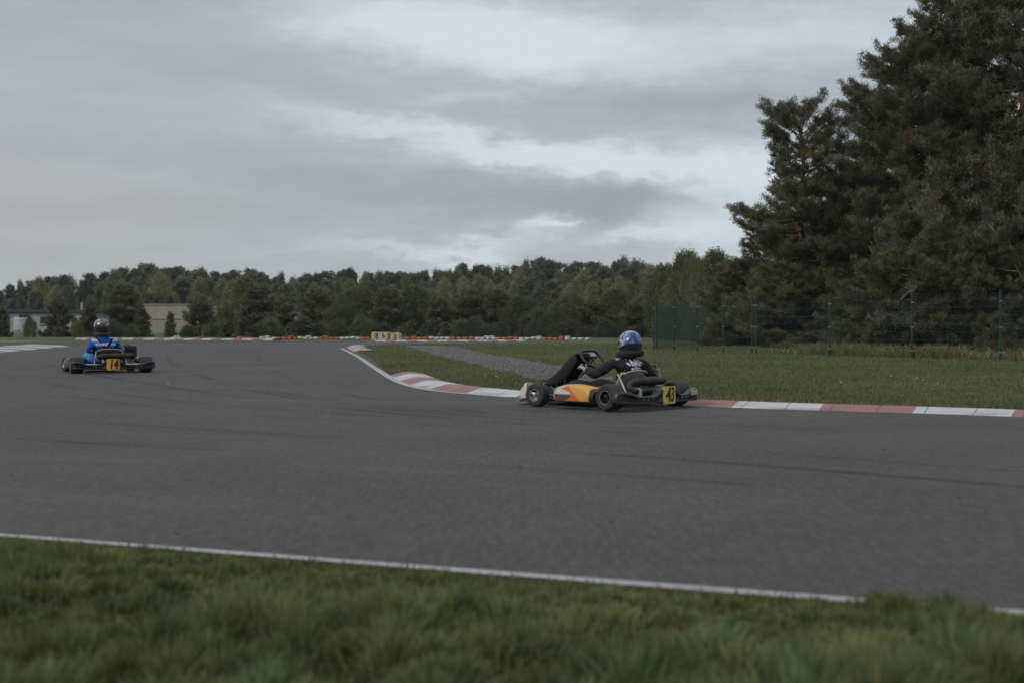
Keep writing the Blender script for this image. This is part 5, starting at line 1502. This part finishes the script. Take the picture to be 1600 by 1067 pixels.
def pose(pel, sp1, sp2, che, nec, nk2, shL, elL, wrL, shR, elR, wrR, knL, anL, toL, knR, anR, toR, hip=.10, q=1.0, tw=(.135, .105)):
    V_ = lambda p: Vector(p); mid = lambda a, b_, t_=.5: tuple(V_(a).lerp(V_(b_), t_))
    hiL = (pel[0] - hip, pel[1] + .05, pel[2] + .01); hiR = (pel[0] + hip, pel[1] + .05, pel[2] + .01)
    J = dict(pel=(pel, (.150 * q, .105 * q)), sp1=(sp1, (.140 * q, .100 * q)), sp2=(sp2, (.150 * q, .108 * q)), che=(che, (.165 * q, .115 * q)), nec=(nec, (.085 * q, .080 * q)), nk2=(nk2, .058))
    for s, sh, el_, wr, hi, kn, an, to in (('L', shL, elL, wrL, hiL, knL, anL, toL), ('R', shR, elR, wrR, hiR, knR, anR, toR)):
        J['sh' + s] = (sh, .072 * q); J['ua' + s] = (mid(sh, el_), .070 * q); J['el' + s] = (el_, .062 * q); J['fo' + s] = (mid(el_, wr, .45), .055 * q); J['wr' + s] = (wr, .032 * q)
        J['hi' + s] = (hi, .092 * q); J['th' + s] = (mid(hi, kn), .080 * q); J['kn' + s] = (kn, .064 * q); J['ca' + s] = (mid(kn, an, .4), .058 * q); J['an' + s] = (an, .040 * q); J['to' + s] = (to, .030 * q)
    return J


# driver of kart 43: left arm straight to the wheel, right forearm lifted beside the seat
J43 = pose((.02, -.20, .175), (.03, -.27, .29), (.040, -.315, .41), (.05, -.325, .515), (.060, -.315, .61), (.068, -.305, .66),
           (-.130, -.25, .555), (-.255, -.075, .400), (-.190, .095, .455), (.215, -.375, .545), (.450, -.380, .300), (.545, -.345, .365),
           (-.22, .22, .275), (-.17, .58, .13), (-.16, .70, .19), (.22, .22, .275), (.17, .58, .13), (.16, .70, .19), q=1.0)
p43 = person('driver in black suit and blue helmet in kart 43, right hand raised', P43, J43, [M_SUITK, M_BLUEP, M_PRINTW], lambda c: 1 if (c.y > -.05 and abs(c.x) > .135 and .19 < c.z < .245 and c.y < .24) else (2 if (c.y > -.05 and abs(c.x) > .12 and .165 < c.z <= .19 and c.y < .22) else 0))
hm = helmet(p43, (.080, -.315, .783), R(-22), R(-4), helmet43_mat(), M_COLLARK, M_VIS, 1.0)
b = MB(); b.rbox((.075, -.142, -.098), (.055, .012, .022), .004, Matrix.Rotation(R(28), 4, 'Z')); b.build('helmet_tag', M_PATCH, hm)
b = MB(); b.tube([(.075 + .112 * math.cos(a), -.315 + .115 * math.sin(a), .652 - .010 * math.sin(a)) for a in np.linspace(0, 2 * math.pi, 20, endpoint=False)], .046, 10, closed=True); b.build('neck_collar', M_COLLARK, p43)
glove(p43, (-.190, .108, .460), (.12, .9, .40), (.75, .1, -.5), .85, M_GLOVE, M_SILV, 1.05, 1)
glove(p43, (.550, -.343, .378), (.05, .10, 1), (-.75, .6, .05), .70, M_GLOVE, M_SILV, 1.1, -1)
for s in (-1, 1):
    b = MB(); b.tube([(s * .17, .56, .10), (s * .165, .62, .13), (s * .16, .70, .19), (s * .158, .73, .225)], [.036, .044, .040, .026], 10); b.build('shoe', M_SHOE, p43)


def back_patch(parent, body, size, pos, m, sx=.8, tilt=-8, yaw=0, nm='lettering', bold=.003):
    """print laid over the back of the suit (projected on to the cloth)"""
    me = text_mesh(nm, body, size, m, sx=sx, extr=.0015, bold=bold)
    Mx = Matrix.Translation(pos) @ Matrix.Rotation(R(yaw), 4, 'Z') @ Matrix.Rotation(R(90 + tilt), 4, 'X')
    bvh = SMOOTH[parent.name]
    for v in me.vertices:
        p = Mx @ v.co; lift = v.co.z
        hit = bvh.ray_cast(p + Vector((0, -.4, 0)), Vector((0, 1, 0)))
        if hit[0] is not None: p = hit[0] + Vector((0, -.011 - lift, 0))
        v.co = p
    return link(nm, me, parent)


from mathutils.bvhtree import BVHTree


def BVH(me): return BVHTree.FromPolygons([v.co for v in me.vertices], [tuple(p.vertices) for p in me.polygons])


def wrap_strip(parent, pts, w_, m, nm, lift=.011, n=24):
    """strip of cloth laid on the back along a path of (x, z)"""
    bvh = SMOOTH[parent.name]; pts = np.array(pts, float)
    d = np.r_[0, np.cumsum(np.linalg.norm(np.diff(pts, axis=0), axis=1))]; s = np.linspace(0, d[-1], n)
    C = np.c_[np.interp(s, d, pts[:, 0]), np.interp(s, d, pts[:, 1])]; T = np.gradient(C, axis=0); T /= np.linalg.norm(T, axis=1, keepdims=True)
    N = np.c_[-T[:, 1], T[:, 0]]; rings = []; ly = None
    for c_, n_ in zip(C, N):
        row = []
        for q in (-1, -.5, 0, .5, 1):
            x, z = c_ + n_ * w_ / 2 * q
            hit = bvh.ray_cast(Vector((x, -1.5, z)), Vector((0, 1, 0)))
            y = hit[0].y if hit[0] is not None else ly
            if y is None: y = -.3
            ly = y; row.append((x, y, z))
        rings.append([(x, y - lift, z) for x, y, z in row] + [(x, y + .012, z) for x, y, z in row[::-1]])
    b = MB(); b.loft(rings); return b.build(nm, m, parent, sharp=60)


back_patch(p43, '1bRF', .112, (.045, -.45, .545), M_PRINTW, .86, bold=.004)
back_patch(p43, 'RTC', .066, (.045, -.45, .458), M_PRINTW, 1.0, bold=.003)
wrap_strip(p43, [(.035, .497), (.075, .497)], .008, M_PRINTW, 'lettering_bar')
wrap_strip(p43, [(-.055, .545), (-.035, .525)], .022, M_PRINTW, 'logo_patch', n=5)
wrap_strip(p43, [(.150, .545), (.165, .530)], .018, M_PATCH, 'logo_patch', n=5)
wrap_strip(p43, [(-.14, .585), (-.06, .603)], .012, M_SILV, 'shoulder_piping', n=8)

# driver of kart 14: blue and white suit, black rib protector straps, leaning into the bend
J14 = pose((.0, -.20, .18), (-.01, -.27, .30), (-.03, -.32, .43), (-.045, -.335, .555), (-.055, -.325, .665), (-.06, -.315, .72),
           (-.225, -.315, .60), (-.285, -.16, .40), (-.20, .08, .46), (.135, -.315, .60), (.225, -.16, .41), (.17, .09, .465),
           (-.26, .20, .31), (-.20, .58, .13), (-.17, .70, .19), (.27, .22, .28), (.18, .58, .13), (.16, .70, .19), q=1.08)
def z14(c):
    x = c.x + .045
    if c.y > -.02: return 2 if abs(c.x) > .12 and c.z < .36 else 0
    if c.z > .575 and abs(x) > .085 and abs(x) < .225 and (c.z - .575) > (.13 - abs(x - math.copysign(.16, x))) * .05 and c.z > .52 + abs(abs(x) - .16) * .9: return 1
    return 0
p14 = person('driver in blue suit with white shoulders and black straps seated in kart 14', P14, J14, [M_SUITB, M_SUITW, M_SUITL], z14)
hm14 = helmet(p14, (-.100, -.335, .855), R(8), R(-10), helmet14_mat(), M_COLLARK, M_VIS, 1.02, R(-3))
b = MB(); b.tube([(-.085 + .105 * math.cos(a), -.325 + .11 * math.sin(a), .712 - .012 * math.sin(a)) for a in np.linspace(0, 2 * math.pi, 20, endpoint=False)], .036, 10, closed=True); b.build('neck_collar', M_COLLARB, p14)
glove(p14, (-.197, .093, .465), (.2, .9, .25), (.7, .1, -.5), .85, M_GLOVEW, M_GLOVEW, 1.1, 1)
glove(p14, (.168, .103, .47), (-.2, .9, .25), (-.7, .1, -.5), .85, M_GLOVEW, M_GLOVEW, 1.1, -1)
for s in (-1, 1):
    b = MB(); b.tube([(s * .18, .56, .10), (s * .17, .62, .13), (s * .165, .70, .19), (s * .16, .73, .225)], [.038, .046, .042, .028], 10); b.build('shoe', M_SHOE, p14)
wrap_strip(p14, [(-.175, .655), (-.10, .52), (-.035, .415), (-.03, .36)], .042, M_STRAP, 'strap')
wrap_strip(p14, [(.085, .655), (.02, .52), (-.03, .43), (-.03, .36)], .042, M_STRAP, 'strap', lift=.014)
back_patch(p14, 'HUNNCOYK', .066, (-.042, -.47, .525), M_PRINTW, 1.0, bold=.004)
wrap_strip(p14, [(-.29, .40), (-.245, .425), (-.215, .385)], .03, M_GLOVEW, 'elbow_patch', n=8)

# ================================================================== SMALL LITTER
def crumb(u, v, r, m, name, label, cat, group, flat=.5):
    x, y = G(u, v); b = MB(); g = np.random.default_rng(int(u * 7 + v))
    rings = []
    for f, k in ((0, .5), (.3, 1), (.75, .8), (1, .3)):
        rings.append([(r * 1.5 * k * math.cos(a) * (.7 + .6 * g.random()), r * k * math.sin(a) * (.7 + .6 * g.random()), f * r * flat) for a in np.linspace(0, 6.283, 7, endpoint=False)])
    b.loft(rings); tag(b.build(name, m, None, (x, y, hgt(y) + .005)), label, cat, group)


for u, v, r in ((277, 835, .014), (515, 744, .012), (97, 732, .013), (80, 712, .012), (18, 744, .012), (812, 730, .014), (764, 711, .016), (1122, 785, .014), (955, 817, .014), (1498, 779, .016), (385, 695, .010), (1380, 703, .016), (1210, 757, .012), (560, 774, .010)):
    crumb(u, v, r * .6, M_RUB, 'rubber_crumb', 'small black crumb of tyre rubber on the bare asphalt', 'rubber crumb', 'crumbs of tyre rubber on the asphalt')
M_DEW = mat('pale_petal', (.42, .43, .36), .8, var=.2)
for u, v, r in ((1392, 589.5, .022), (1427, 593.5, .018), (1433, 592.5, .02), (1442, 595, .016), (1449, 594, .014), (1314, 598.5, .016), (1480, 616.5, .016), (1465, 600, .014), (700, 596, .02), (775, 590, .02)):
    crumb(u, v, r * .65, M_DEW, 'small_flower', 'tiny pale flower head in the infield grass', 'flower', 'tiny pale flowers in the infield grass', 2.6)
crumb(1519, 619, .017, mat('yellow_petal', (.28, .20, .05), .8), 'small_flower', 'dull yellow flower head near the right end of the striped kerb', 'flower', None, 2.8)
crumb(262, 600.5, .02, mat('dry_leaf', (.35, .25, .08), .8), 'fallen_leaf', 'dry yellow leaf lying on the asphalt right of kart 14', 'leaf', None, .8)
